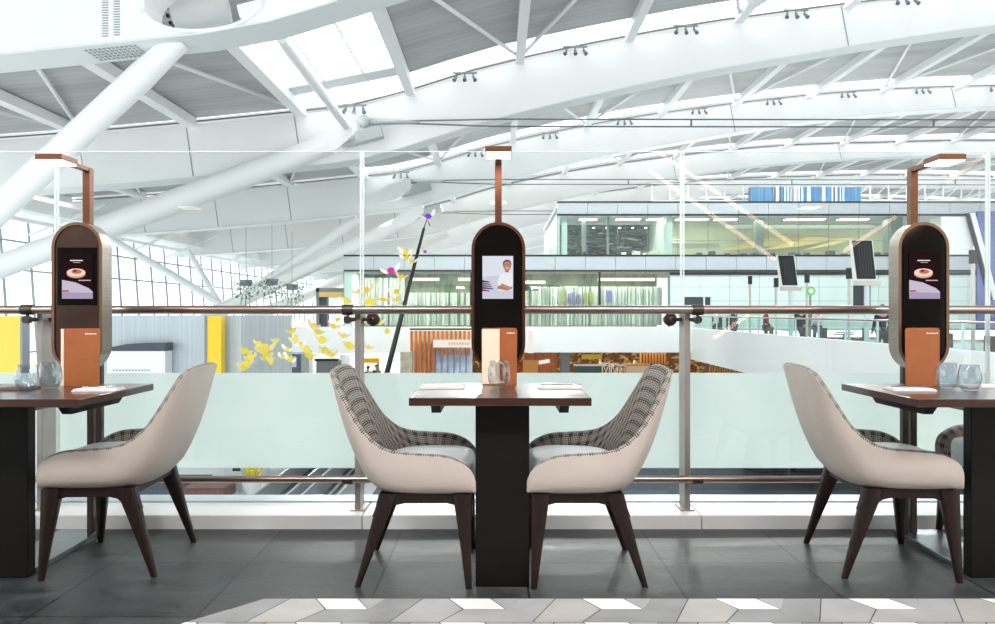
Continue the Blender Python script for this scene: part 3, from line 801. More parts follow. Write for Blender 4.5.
# tension rods
for d, zz, lb in ((32.2, 7.8, 'double steel tension rod stretching from the claw node across the right'), (47.7, 7.95, 'second double steel tension rod, lower across the hall'), (63.7, 8.1, 'third double steel tension rod just above the lounge roof')):
    z = EYE + zz
    e = empty('tension_rod', (0, d, z), 0, lb, 'tension rod', 'double tension rods')
    for q in (-.14, .16):
        g = MB(); g.tube([(-5.6, 0, .05), (0, 0, q), (80, -.0, q-.1)], .032, 8); g.build('rod', cable_m, e, True)
    g = MB()
    g.sphere((-5.5, 0, 0.05), .28); g.tube([(-5.5, 0, .05), (-3.2, 0, .03)], [.16, .06], 10)
    g.build('rod_socket', mat('node_grey', (176, 182, 184), .4, .4), e, True)
    g = MB()
    for x in (8, 18, 28, 38): g.tube([(x, 0, -.12), (x, 0, .16)], .04, 8)
    g.build('spacer', cable_m, e)

# spot light clusters along the girder tops
def spot_cluster():
    e = empty('spotlight_cluster', (0, 0, 0))
    g = MB(); g.box(-.5, .5, -.04, .04, -.04, .02); g.build('mounting_bar', mat('grey_fitting', (130, 136, 140), .5, .3), e)
    for k, x in enumerate((-.35, 0, .35)):
        g = MB(); g.tube([(x, 0, -.05), (x, 0, -.15)], .03, 6); g.tube([(x, .02, -.14), (x + .08*(k-1), -.16, -.36)], [.05, .085], 10)
        g.build('spotlight', mat('grey_fitting_dark', (110, 116, 122), .5, .3), e)
    return e
sc0 = spot_cluster(); first = True
for gi, us in ((1, 7), (2, 9)):
    for k in range(us):
        x = -1.35 + 4.55*(k-1)
        o = sc0 if first else copy_tree(sc0); first = False
        o.location = (x, GD[gi]-1.35, PZ(x)+TH(x)+.0)
        tag(o, 'small triple spotlight cluster on the upper edge of the second broad girder' if gi == 1 else 'small triple spotlight cluster on the upper edge of the third girder', 'spotlight', 'spotlights on the second girder' if gi == 1 else 'spotlights on the third girder')
for gi, ks, p in ((1, range(0, 7, 1), 1900), (2, range(0, 9, 2), 3200), (3, range(-2, 10, 3), 5000), (4, range(0, 12, 3), 5000)):
    for k in ks:
        x = -1.35 + 4.55*(k-1)
        for tilt in (-42, 34):  # backward beams share the clusters; forward ones and farther girders are added fill
            ld = bpy.data.lights.new('hall_spot_and_fill', 'SPOT'); ld.energy = p; ld.spot_size = R(104); ld.spot_blend = .7; ld.shadow_soft_size = .3; ld.color = (1, 1, .98)
            o = bpy.data.objects.new('hall_spot_and_fill', ld); COL.objects.link(o); o.location = (x, GD[gi] + (-1.6 if tilt < 0 else .5), PZ(x)+TH(x)-.5); o.rotation_euler = (R(tilt), 0, 0)
# projector seen through the oval
e = empty('floodlight', at(205, 8, 19.6), 0, 'white round floodlight seen through the oval hole of the nearest girder', 'floodlight')
g = MB(); rm = Matrix.Rotation(R(-24), 4, 'Y')
g.tube([(-.75, -.1, -.15), (.55, .1, .1)], [.5, .42], 20); g.build('housing', white_steel, e, 40)
g = MB()
for a in range(10):
    t = 2*PI*a/10; g.cbox((-.77, -.12 + .33*math.cos(t), -.15 + .33*math.sin(t)), (.06, .1, .08))
g.build('vent_hole', black_line, e)
g = MB(); g.tube([(0.1, -.1, .2), (.75, 0, .75)], .12, 10); g.build('bracket', white_steel, e, 40)
g = MB(); g.cbox((1.4, .1, 0.0), (1.1, .5, .34), .05, Matrix.Rotation(R(-14), 3, 'Y')); g.build('lens_box', emit('flood_lens', (250, 252, 255), 1.0), e)

# left glass facade
frame_m = mat('facade_frame', (128, 138, 144), .5, .3)
g = MB()
XF = -26
def ft(y): return EYE + 5.6
for k, y in enumerate([24 + 2.6*k for k in range(46)]):
    g.bar((XF, y, -7), (XF - 1.0, y, ft(y)), .1, .1)
for z in (-3.5, -1.2, 1.1, 3.4, 5.0, 6.3): g.box(XF - .1 - (z+7)*.07, XF + .1 - (z+7)*.07, 24, 142, z-.045, z+.045)
wf = g.build('window_1', frame_m); struct(wf)
g = MB(); g.poly([(XF-.1, 24, -7), (XF-.1, 142, -7), (XF-1.15, 142, 6.6), (XF-1.15, 24, 6.6)]); g.build('pane', sheet_glass('facade_pane', (244, 250, 250), .05), wf)
g = MB(); g.box(-26.6, -24.2, 24, 142, 5.55+EYE-.3, 5.9+EYE); g.bar((-25, 24, 5.9), (-25, 142, 5.9), .2, .2)
for y in range(26, 140, 6): g.bar((-26.4, y, 5.4), (-22.5, y+.6, 7.2), .16, .16)
struct(g.build('trim_4', white_steel))
g = MB()
g.poly([(-27, 142, -7), (-8.5, 142, -7), (-8.5, 142, 12), (-27, 142, 12)])
wo = g.build('window_11', sheet_glass('facade_pane', (244, 250, 250), .05)); struct(wo)
g = MB()
for k in range(12): g.box(-26.5 + k*1.6, -26.38 + k*1.6, 141.8, 142, -7, 12)
for z in (-2, 1, 4, 7): g.box(-27, -8.5, 141.8, 142, z, z+.12)
g.build('mullion_grid', frame_m, wo)

# ------------------------------------------------------------------ ground floor of the hall
gz = EYE - 8.0
g = MB(); g.box(-30, -5.5, 4.5, 146, gz-.3, gz); struct(g.build('floor.002', mat('pale_terrazzo', (222, 226, 228), .3, var=.06, vscale=1)))
g = MB(); g.box(-5.5, 90, 46, 146, gz-.3, gz); struct(g.build('floor.006', mat('pale_terrazzo', (222, 226, 228), .3)))  # kept pale past the slate to bounce light up to the roof
g = MB(); g.box(-5.5, 90, 4.5, 46, gz-.3, gz); struct(g.build('floor.003', mat('slate_grey_hall_floor', (92, 106, 116), .25, var=.12, vscale=.6)))

def walkway(x0, x1, y0, y1, label, n):
    e = empty('moving_walkway', ((x0+x1)/2, y0, gz), 0, label, 'walkway', 'walkways on the lower floor')
    w = (x1-x0)/2; L = y1-y0
    g = MB(); g.box(-w, w, 0, L, 0, .1); g.build('belt', mat('walkway_black', (40, 46, 52), .5), e)
    for k in range(n):
        x = -w + 2*w*k/(n-1)
        g = MB(); g.box(x-.05, x+.05, 0, L, .1, .9 if k in (0, n-1) else .14); g.build('side_rail', mat('walkway_trim', (176, 186, 192), .4, .4), e)
walkway(-9.5, -8.2, 28, 44, 'dark moving walkway strip on the lower floor, wider one under the left rail', 3)
walkway(-7.6, -6.2, 28, 44, 'dark moving walkway strip on the lower floor, striped one near the left post', 5)
e = tag(MB().box(-19.5, -13.6, 30, 37.2, gz, gz+.25, .02).build('display_plinth', mat('navy_carpet', (54, 66, 88), .8, var=.3, vscale=4)), 'low navy platform on the lower floor behind the left chair', 'platform')
e = tag(MB().box(-13.4, -11.6, 33.2, 34.6, gz, gz+.5, .05).build('bench', mat('brown_bench', (120, 84, 70), .6, var=.2)), 'brown padded bench on the lower floor near the navy platform', 'bench')
def urn(x, y, label):
    e = empty('planter', (x, y, gz), 0, label, 'planter')
    g = MB(); g.lathe([(.0, 0), (.3, 0), (.42, .5), (.36, .8), (.34, .8), (.38, .5), (0, .45)], n=16); g.build('pot', white_wall, e, 40)
    g = MB()
    for k in range(26):
        a = rnd.random()*6.3; r = rnd.random()*.5; h = .9 + rnd.random()*.7
        g.tube([(0, 0, .5), (r*math.cos(a)*.6, r*math.sin(a)*.6, h*.7), (r*math.cos(a), r*math.sin(a), h)], [.02, .02, .07], 5)
    g.build('flowers', mat('yellow_petal', (236, 214, 60), .6), e)
urn(at(252, 490, 34.5).x, 34.5, 'white pot of yellow flowers on the lower floor beside the walkways')
urn(at(262, 470, 38.5).x, 38.5, 'farther white pot of yellow flowers on the lower floor')
for i, (u, v) in enumerate(((238, 490), (231, 484))):
    y = 35 + i*1.5; p = at(u, v, y)
    e = empty('information_pillar', (p.x, y, gz), 0, ['silver grey pillar on the lower floor left of the flowers', 'farther silver pillar on the lower floor left of the flowers'][i], 'pillar')
    g = MB(); g.box(-.25, .25, -.2, .2, 0, 1.6, .03); g.build('body', mat('pale_aluminium', (205, 216, 222), .4, .3), e)
    g = MB(); g.box(-.18, .18, -.215, -.2, .9, 1.4); g.build('display', black_gloss, e)
# glinting desk row at right, lower floor
for i in range(5):
    y = 39.5; x = at(765 + i*48, 470, y).x
    e = empty('service_desk', (x, y, gz), 0, 'low dark service desk with pale counter on the lower floor at right', 'desk', 'service desks on the lower floor')
    g = MB(); g.box(-1, 1, -.35, .35, 0, .95, .02); g.build('body', mat('walkway_black', (40, 46, 52), .5), e)
    g = MB(); g.box(-1.05, 1.05, -.4, .4, .95, 1.0); g.build('counter', white_wall, e)

# ------------------------------------------------------------------ people (small, far)
def make_person(top, trousers, hair=(50, 38, 32), sit=False):
    e = empty('person', (0, 0, 0))
    def skin_body(pts, edges, rad, name, m, parent, sub=1):
        me = bpy.data.meshes.new(name); me.from_pydata(pts, edges, []); me.update()
        o = bpy.data.objects.new(name, me); COL.objects.link(o); o.parent = parent
        sk = o.modifiers.new('skin', 'SKIN'); sk.use_smooth_shade = True
        for i, r in enumerate(rad):
            me.skin_vertices[0].data[i].radius = (r, r) if not isinstance(r, tuple) else r
        me.skin_vertices[0].data[0].use_root = True
        o.modifiers.new('sub', 'SUBSURF').levels = sub; o.modifiers['sub'].render_levels = sub
        me.materials.append(m)
        bpy.context.view_layer.update(); dg = bpy.context.evaluated_depsgraph_get()
        nm = bpy.data.meshes.new_from_object(o.evaluated_get(dg)); o.modifiers.clear(); o.data = nm
        return o
    skinm = mat('skin', (206, 160, 136), .6)
    # body: pelvis, spine, neck, head, legs, arms
    P = [(0,0,.95),(0,0,1.15),(0,0,1.38),(0,-.01,1.5),(0,-.01,1.62),(0,-.02,1.72),
         (.1,0,.88),(.11,-.03,.5),(.12,.03,.08),(.12,-.12,.04),
         (-.1,0,.88),(-.11,.03,.5),(-.12,.1,.08),(-.12,-.04,.04),
         (.18,0,1.42),(.25,.02,1.15),(.24,-.12,.95),(.235,-.18,.86),
         (-.18,0,1.42),(-.25,.02,1.15),(-.23,-.14,.97),(-.225,-.2,.88)]
    E = [(0,1),(1,2),(2,3),(3,4),(4,5),(0,6),(6,7),(7,8),(8,9),(0,10),(10,11),(11,12),(12,13),(2,14),(14,15),(15,16),(16,17),(2,18),(18,19),(19,20),(20,21)]
    Rr = [.12,.11,.12,.05,.085,.075,.075,.055,.04,.035,.075,.055,.04,.035,.055,.045,.035,.03,.055,.045,.035,.03]
    skin_body(P, E, Rr, 'body', skinm, e)
    # clothes and hair
    skin_body([P[1], P[2], P[14], P[15], P[16], P[18], P[19], P[20], (0,0,.92)], [(0,1),(1,2),(2,3),(3,4),(1,5),(5,6),(6,7),(0,8)], [.13,.14,.07,.06,.05,.07,.06,.05,.13], 'jacket', mat('cloth_%d_%d_%d' % top, top, .8), e)
    skin_body([(0,0,.93), P[6], P[7], P[8], P[10], P[11], P[12]], [(0,1),(1,2),(2,3),(0,4),(4,5),(5,6)], [.135,.09,.07,.055,.09,.07,.055], 'trousers', mat('cloth_%d_%d_%d' % trousers, trousers, .8), e)
    g = MB(); g.sphere((0, .015, 1.70), .1, (.95, 1.05, .95)); g.build('hair', mat('hair_%d' % hair[0], hair, .7), e, True)
    return e
protoA = make_person((44, 52, 70), (36, 38, 44)); protoB = make_person((226, 226, 228), (60, 66, 84), (110, 80, 50)); protoC = make_person((150, 60, 56), (40, 40, 46))
used = {}
def person(proto, u, vhead, y, floor, rz, label):
    o = proto if id(proto) not in used else copy_tree(proto)
    used[id(proto)] = 1
    o.location = (at(u, 312, y).x, y, floor); o.rotation_euler = (0, 0, rz); tag(o, label, 'person'); return o

# ------------------------------------------------------------------ lounge building
BY = 44.0
S = BY / F
def bx(u): return (u - U0) * S
def bz(v): return EYE + (V0 - v) * S
panel_m = mat('spandrel_panel', (178, 187, 193), .35, .1, var=.03, vscale=.5)
mint = mat('mint_glass_wall', (206, 224, 220), .35, var=.03, vscale=.4)
e = empty('lounge_building', (0, BY, 0), 0, 'two storey glazed lounge building across the hall with grey spandrel bands', 'building')
b2 = e
def part(nm, m, boxes, smooth=None, parent=None):
    g = MB()
    for b in boxes: g.box(*b)
    return g.build(nm, m, parent or b2, smooth)
UL, UR = 557, 1130
# floors/roof slabs
part('roof_slab', white_wall, [(bx(UL), bx(UR), 0, 13, bz(207), bz(204))])
part('parapet_band', panel_m, [(bx(UL) + k*1.7 + .012, min(bx(UL) + (k+1)*1.7 - .012, bx(UR)), -.1, .1, bz(214), bz(203)) for k in range(19)])
part('dark_trim', black_line, [(bx(UL), bx(UR), -.16, .1, bz(203), bz(201.6)), (bx(UL), bx(UR), -.14, .1, bz(215.6), bz(214.2)), (bx(344), bx(UR), -.14, .1, bz(256.5), bz(254.8)), (bx(344), bx(UR), -.14, .1, bz(271.5), bz(270)),
     (bx(670), bx(UR), -.12, .1, bz(275), bz(272.4))])
part('storey_band', panel_m, [(bx(344) + k*1.7 + .012, bx(344) + (k+1)*1.7 - .012, -.1, .1, bz(270), bz(256.5)) for k in range(26)])
part('mid_floor', mat('lounge_ceiling', (200, 204, 204), .8), [(bx(344), bx(UR), .1, 13, bz(268), bz(258))])
# interiors, upper
def lounge_interior(name, rgbs, scl, seed):
    m = bpy.data.materials.new(name); m.use_nodes = True
    nt = m.node_tree; n = nt.nodes; l = nt.links; b = n['Principled BSDF']
    tc = n.new('ShaderNodeTexCoord'); mp = n.new('ShaderNodeMapping'); mp.inputs['Scale'].default_value = scl; mp.inputs['Location'].default_value = (seed, seed, 0)
    l.new(tc.outputs['Object'], mp.inputs[0]); ns = n.new('ShaderNodeTexNoise'); ns.inputs['Scale'].default_value = 1; ns.inputs['Detail'].default_value = 6; ns.inputs['Roughness'].default_value = .7
    l.new(mp.outputs[0], ns.inputs['Vector']); r = n.new('ShaderNodeValToRGB'); r.color_ramp.interpolation = 'LINEAR'
    els = r.color_ramp.elements
    for i, c in enumerate(rgbs):
        pos = .3 + .4*i/(len(rgbs)-1)
        if i < 2: els[i].position = pos; els[i].color = (*lin(c), 1)
        else: q = els.new(pos); q.color = (*lin(c), 1)
    l.new(ns.outputs['Fac'], r.inputs[0]); l.new(r.outputs[0], b.inputs['Base Color']); b.inputs['Roughness'].default_value = .8
    return m
part('upper_back_wall', lounge_interior('lounge_wall', [(20, 28, 32), (120, 134, 132), (30, 42, 50), (226, 230, 220)], (.9, 1, 4.5), 3), [(bx(UL), bx(672), 5.5, 5.7, bz(255), bz(214))])
part('upper_side_wall', mint, [(bx(UL), bx(UL)+.15, 0, 12, bz(255), bz(214)), (bx(668), bx(674), .4, 5.6, bz(255), bz(214)), (bx(UL)+.3, bx(568), .5, .9, bz(255), bz(214))])
part('upper_back_wall_beige', lounge_interior('beige_wall', [(176, 178, 160), (206, 206, 184), (190, 196, 186)], (.2, 1, .6), 1), [(bx(674), bx(940), 4.5, 4.7, bz(255), bz(214))])
part('upper_column', mat('grey_green_column', (128, 140, 136), .5), [(bx(900), bx(912), 1, 2, bz(255), bz(214)), (bx(768), bx(776), 2, 2.5, bz(255), bz(214)), (bx(586), bx(590), 2, 2.3, bz(255), bz(214)), (bx(610), bx(612), 1.2, 1.4, bz(255), bz(214))])
part('end_panel', white_wall, [(bx(940), bx(972), -.12, 1, bz(255), bz(217))])
warm = emit('warm_ceiling_lamp', (255, 238, 206), 3.2)
part('ceiling_light', warm, [(bx(u0), bx(u1), 1.2, 1.8, bz(217), bz(216)) for u0, u1 in ((582, 600), (620, 645), (652, 668), (682, 715), (722, 745), (795, 835), (850, 880))] + [(bx(600+k*14), bx(602+k*14), 3.2, 3.5, bz(222), bz(221)) for k in range(5)])
part('curved_cove_light', emit('cove', (255, 250, 236), 1.6), [(bx(682), bx(702), 4.3, 4.45, bz(236), bz(235)), (bx(700), bx(703), 4.3, 4.45, bz(236), bz(233)), (bx(676), bx(700), 4.3, 4.45, bz(232.8), bz(232))])
# slanted ceiling coffers right
g = MB()
for k in range(3):
    p = [(bx(735+k*45), 4.0, bz(246)), (bx(800+k*35), 4.0, bz(228+k*2)), (bx(860+k*12), 4.0, bz(232)), (bx(800+k*30), 4.0, bz(240))]
    g.poly([(x, y - k*.3, z) for x, y, z in p], (0, .12, 0))
g.build('angled_ceiling_panel', mat('gold_panel', (206, 190, 132), .5, var=.1), b2)
part('inner_soffit', mat('grey_green_column', (128, 140, 136), .5), [(bx(740), bx(900), 3.0, 3.2, bz(223), bz(219)), (bx(674), bx(740), 4.2, 4.4, bz(238), bz(237.4))])
# furniture silhouettes upper
items = []
for k in range(26):
    u = 566 + k*4.1 + rnd.random()*2; h = 2 + rnd.random()*7; y = .6 + rnd.random()*3
    items.append((bx(u), bx(u + 2 + rnd.random()*4), y, y+.5, bz(255), bz(255-h)))
part('lounge_furniture_dark', mat('dark_furniture', (34, 40, 44), .6), items[:16])
part('lounge_furniture_pale', mat('pale_furniture', (214, 210, 204), .6), items[16:])
items = []
for k in range(20):
    u = 700 + k*12 + rnd.random()*5; h = 2 + rnd.random()*4; y = .6 + rnd.random()*2
    items.append((bx(u), bx(u + 2 + rnd.random()*5), y, y+.5, bz(255), bz(255-h)))
part('lounge_furniture_grey', mat('grey_furniture', (90, 92, 90), .6), items)
items = []
for k in range(14):
    z = 222 + rnd.random()*22; u = 580 + rnd.random()*70; items.append((bx(u), bx(u+6+rnd.random()*22), 4.8, 5.3, bz(z+1.4), bz(z)))
part('lounge_shelf', mat('slate_blue', (64, 78, 96), .5), items)
# mid storey
part('mid_back_wall', lounge_interior('curtain_back', [(92, 108, 96), (150, 164, 148), (180, 184, 164)], (1.5, 1, .4), 8), [(bx(350), bx(670), 3.6, 3.8, bz(328), bz(271))])
def curtain_mat():
    m = bpy.data.materials.new('hanging_strands'); m.use_nodes = True
    nt = m.node_tree; n = nt.nodes; l = nt.links; b = n['Principled BSDF']
    tc = n.new('ShaderNodeTexCoord'); mp = n.new('ShaderNodeMapping'); mp.inputs['Scale'].default_value = (5.5, 0, .05); l.new(tc.outputs['Object'], mp.inputs[0])
    ns = n.new('ShaderNodeTexNoise'); ns.inputs['Scale'].default_value = 1; ns.inputs['Detail'].default_value = 4; l.new(mp.outputs[0], ns.inputs['Vector'])
    r = n.new('ShaderNodeValToRGB'); r.color_ramp.elements[0].position = .38; r.color_ramp.elements[1].position = .62
    r.color_ramp.elements[0].color = (*lin((120, 134, 124)), 1); r.color_ramp.elements[1].color = (*lin((240, 242, 236)), 1)
    l.new(ns.outputs['Fac'], r.inputs[0]); l.new(r.outputs[0], b.inputs['Base Color']); b.inputs['Roughness'].default_value = .8
    return m
cm = curtain_mat()
g = MB()
def folds(u0, u1, v0, v1, y):
    n = int((u1-u0)*1.2); A = []; B = []
    for k in range(n+1):
        x = bx(u0) + (bx(u1)-bx(u0))*k/n; yy = y + .08*math.sin(k*1.9); A.append((x, yy, bz(v0))); B.append((x, yy, bz(v1)))
    g.loft([A, B])
folds(540, 668, 326, 286, 1.4); folds(400, 470, 326, 292, 1.8); folds(352, 400, 326, 276, 2.2); folds(524, 545, 326, 290, 1.8)
g.build('curtain', cm, b2)
part('mid_light', emit('warm_wash', (255, 240, 206), 2.2), [(bx(408), bx(436), 2.4, 2.5, bz(279), bz(276)), (bx(456), bx(478), 2.4, 2.5, bz(279), bz(276)), (bx(520), bx(548), 2.4, 2.5, bz(282), bz(279)), (bx(604), bx(664), 2.6, 2.8, bz(279), bz(276)), (bx(568), bx(582), 2.4, 2.5, bz(286), bz(285))])
part('mid_column', black_line, [(bx(598.5), bx(600.5), -.05, .2, bz(305), bz(272)), (bx(470), bx(472), .2, .4, bz(327), bz(272))])
part('clothes_rail_stock', mat('violet_stock', (120, 112, 170), .7), [(bx(570), bx(572), 1, 1.4, bz(303), bz(293)), (bx(574), bx(576), 1, 1.4, bz(304), bz(292)), (bx(580), bx(582), 1, 1.4, bz(304), bz(294)), (bx(609), bx(615), 1, 1.2, bz(302), bz(290))])
part('clothes_rail_green', mat('olive_stock', (150, 156, 76), .7), [(bx(564), bx(567), 1, 1.4, bz(303), bz(290)), (bx(586), bx(589), 1, 1.4, bz(304), bz(292)), (bx(592), bx(595), 1, 1.4, bz(304), bz(291))])
part('mint_wall', mint, [(bx(670) + k*1.68 + .01, bx(670) + (k+1)*1.68 - .01, -.02, .25, bz(329 - 14*j - .15), bz(329 - 14*(j+1) + .15)) for k in range(16) for j in range(4)])
part('mint_joint', mat('joint_grey', (120, 134, 134), .6), [(bx(668), bx(UR), .02, .2, bz(330), bz(272))])
part('wall_opening', mat('dark_opening', (50, 58, 62), .6), [(bx(683), bx(703), -.06, .0, bz(305), bz(297)), (bx(705), bx(710), -.06, 0, bz(305), bz(297)), (bx(853), bx(870), -.06, 0, bz(310), bz(285)), (bx(712), bx(722), -.06, 0, bz(330), bz(316)), (bx(726), bx(732), -.06, 0, bz(330), bz(316)),
     (bx(794), bx(804), -.06, 0, bz(330), bz(314)), (bx(808), bx(818), -.06, 0, bz(330), bz(314))])
# glazing
fg = sheet_glass('lounge_glazing', (232, 244, 240), .05)
g = MB(); g.poly([(bx(UL), -.04, bz(254.8)), (bx(940), -.04, bz(254.8)), (bx(940), -.04, bz(215.6)), (bx(UL), -.04, bz(215.6))]); g.poly([(bx(344), -.04, bz(328)), (bx(670), -.04, bz(328)), (bx(670), -.04, bz(271)), (bx(344), -.04, bz(271))])
g.build('glazing', fg, b2)
part('mullion', mat('thin_mullion', (120, 134, 136), .5), [(bx(UL) + k*1.7 - .012, bx(UL) + k*1.7 + .012, -.07, -.03, bz(254.8), bz(215.6)) for k in range(13)] + [(bx(344) + k*1.7 - .012, bx(344) + k*1.7 + .012, -.07, -.03, bz(328), bz(271.5)) for k in range(11)] + [(bx(674), bx(940), -.07, -.04, bz(241), bz(240.6))])
part('far_left_wall', mat('pale_mint', (226, 236, 234), .6), [(bx(344), bx(352), 0, 4, bz(326), bz(271))])
part('blue_end_glass', mat('indigo_glass', (96, 108, 158), .2, .2, var=.2, vscale=1), [(bx(974), bx(1040), -.3, -.2, bz(330), bz(212))])
g = MB(); g.poly([(bx(962), -.4, bz(214)), (bx(965), -.4, bz(214)), (bx(988), -.4, bz(300)), (bx(985), -.4, bz(300))], (0, .12, 0)); g.build('raking_frame_dark', black_line, b2)
g = MB(); g.poly([(bx(966), -.4, bz(214)), (bx(971), -.4, bz(214)), (bx(994), -.4, bz(300)), (bx(989), -.4, bz(300))], (0, .12, 0)); g.build('raking_frame_white', white_wall, b2)
def room_light(name, x0, x1, y, z, p, col, d=1.5):
    ld = bpy.data.lights.new(name, 'AREA'); ld.shape = 'RECTANGLE'; ld.size = x1-x0; ld.size_y = d; ld.energy = p; ld.color = col
    o = bpy.data.objects.new(name, ld); COL.objects.link(o); o.location = ((x0+x1)/2, y, z)
room_light('lounge_lamp', bx(565), bx(668), BY+2.2, bz(216), 260, (1, .95, .85))
room_light('lounge_lamp', bx(680), bx(935), BY+2.2, bz(216), 320, (1, .95, .82))
room_light('curtain_lamp', bx(355), bx(468), BY+1.2, bz(273), 300, (1, .96, .84), .8)
room_light('curtain_lamp', bx(525), bx(666), BY+1.0, bz(273), 360, (1, .96, .86), .8)
# banner hall behind the roof
e = empty('blue_banner', at(806, 195, 58), 0, 'blue striped glazed box standing above the lounge roof at right', 'banner')
g = MB(); w = 55*58/F; h = 8*58/F; g.box(-w, w, 0, .6, -h, h); g.build('screen', mat('sky_blue_panel', (74, 120, 158), .4, var=.5, vscale=2.5, stretch=(2, 1, .05)), e)
g = MB()
for k in range(26):
    x = -w*.6 + rnd.random()*w*1.3; g.box(x, x+.05+rnd.random()*.1, -.05, 0, -h, h)
g.build('stripe', white_wall, e)
tr = empty('roof_truss', at(730, 201, 60), 0, 'light white lattice truss above the lounge roof beside the blue box', 'truss')
g = MB(); w = 26
for k in range(22):
    x = -6 + k*1.4; g.bar((x, 0, 0), (x+.0, 0, 1.3), .08, .08); g.bar((x, 0, 0), (x+1.4, 0, 1.3), .05, .05)
g.bar((-6, 0, 1.3), (25, 0, 1.5), .1, .1); g.bar((-6, 0, 0), (25, 0, 0), .1, .1); g.build('lattice', white_steel, tr)

# ------------------------------------------------------------------ white balcony parapets
zt, zb = EYE - .76, EYE - 2.08
g = MB(); g.box(-13.8, 9.95, 40, 40.25, zb, zt, .02); g.box(-13.8, 9.95, 40.25, 44, zb, zb+.5)
e = tag(g.build('balcony_parapet', white_wall), 'long white parapet band below the curtained storey across the hall', 'parapet')
g = MB(); g.box(9.95, 10.2, 14.5, 40.25, EYE - 2.45, EYE - .82, .02)
e = tag(g.build('side_parapet', white_wall), 'white parapet of the right balcony widening towards the right frame edge', 'parapet')
g = MB(); g.box(10.2, 45, 10, 44, EYE-1.9, EYE-1.55); struct(g.build('floor.004', mat('balcony_floor', (196, 204, 206), .5)))
e = empty('balcony_balustrade', (10.1, 15, EYE-.82), 0, 'clear glass balustrade with thin posts on top of the right balcony parapet', 'balustrade')
g = MB(); g.poly([(0, 0, 0), (0, 25, 0), (0, 25, .55), (0, 0, .55)]); g.build('pane', sheet_glass('mint_pane', (214, 234, 230), .08), e)
for k in range(14):
    g = MB(); g.box(-.025, .025, k*1.9, k*1.9+.05, 0, .62); g.build('upright', mat('pale_aluminium', (205, 216, 222), .4, .3), e)
g = MB(); g.tube([(0, 0, .6), (0, 25, .6)], .03, 8); g.build('top_rail', rail_metal, e)
bf = EYE - 1.55
# tilted screens
for (u0, v0, u1, v1, y, lb) in ((779, 255, 800, 287, 27.5, 'smaller black tilted display screen on a pole on the right balcony'), (853, 240, 878, 281, 23.0, 'larger black tilted display screen beside the right kiosk')):
    a = at((u0+u1)/2, v1, y)
    e = empty('display_screen', (a.x, y, a.z), 0, lb, 'screen', 'tilted display screens')
    w = (u1-u0-5)*y/F/2; h = (v1-v0)*y/F; sl = 3*y/F
    fr = lambda dx, z0, y0: None
    g = MB(); g.poly([(-w-.05, -.05, .0), (w, -.05, 0), (w-sl*1.2, -.05, h), (-w-.05-sl*1.2, -.05, h)], (0, .12, 0)); g.build('casing', white_wall, e)
    g = MB(); g.poly([(-w+.02, -.07, .06), (w-.02, -.07, .06), (w-.04-sl*1.2, -.07, h-.02), (-w-.02-sl*1.2, -.07, h-.02)], (0, .02, 0)); g.build('panel', mat('matt_black_screen', (16, 22, 24), .6), e)
    g = MB()
    for k in range(5):
        x = -w + .14 + k*(2*w-.2)/5; g.poly([(x, -.075, .12), (x+.025, -.075, .12), (x+.025-sl*1.1, -.075, h-.1), (x-sl*1.1, -.075, h-.1)], (0, .004, 0))
    g.build('panel_line', mat('screen_grey', (38, 48, 54), .4), e)
    g = MB(); g.box(-w-.02, w+.12, -.12, .12, -.13, .0, .01); g.build('foot_box', mat('pale_furniture', (214, 210, 204), .6), e)
    g = MB(); g.box(.0, .12, 0, .1, bf - a.z, -.1); g.build('pole', mat('pale_aluminium', (205, 216, 222), .4, .3), e)
for i, (u, v0, y) in enumerate(((750, 276, 33), (776, 278, 29.5), (807, 273, 28), (849, 268, 25), (973, 250, 20))):
    a = at(u, v0, y)
    e = empty('bollard_light', (a.x, y, bf), 0, ['slim dark and white pole light left of the smaller black screen', 'slim pole directly before the smaller black screen', 'slim pole between the two black screens, beside the green sign', 'slim pole just left of the larger black screen', 'tall slim pole right of the right kiosk'][i], 'pole')
    H = a.z - bf
    g = MB(); g.tube([(0, 0, 0), (0, 0, H)], .05, 8); g.build('shaft', mat('pale_furniture', (214, 210, 204), .6), e)
    g = MB(); g.box(-.07, .07, -.07, .07, H-.35, H); g.build('head', black_line, e)
a = at(811, 291, 27.2)
e = empty('round_sign', a, 0, 'small round green sign on a post between the two black screens', 'sign')
g = MB(); g.tube([(0, 0, 0), (0, .05, 0)], .16, 20); g.build('disc', emit('sign_green', (150, 226, 120), .9), e)
g = MB(); g.box(-.03, .03, .05, .09, bf - a.z, .1); g.build('stem', frame_m, e)
g = MB(); g.tube([(0, -.01, 0), (0, 0, 0)], .09, 16); g.build('symbol', white_wall, e)
# people and cafe furniture on the balcony
for i, (p, u, y, lb) in enumerate(((protoA, 803, 29, 'person in dark clothes standing beside the green sign'), (protoC, 766, 33, 'person in a red top on the balcony, left of the smaller screen'),
      (protoB, 817, 32.4, 'person in a white top on the balcony right of the green sign'), (protoA, 882, 24, 'person in dark clothes right of the larger black screen'), (protoB, 716, 39.3, 'person in white on the balcony near the right glass joint'), (protoA, 734, 37, 'person in dark clothes on the balcony, leftmost of the dark ones'))):
    person(p, u, 0, y, bf, rnd.random()*6, lb)
def cafe_set():
    e = empty('cafe_table', (0, 0, 0))
    g = MB(); g.lathe([(0, .72), (.36, .72), (.36, .75), (0, .75)], n=16); g.build('top', mat('grey_furniture', (90, 92, 90), .6), e)
    g = MB(); g.tube([(0, 0, 0), (0, 0, .72)], .04, 8); g.lathe([(0, 0), (.25, 0), (.22, .03), (0, .03)], n=12); g.build('pedestal', frame_m, e)
    return e
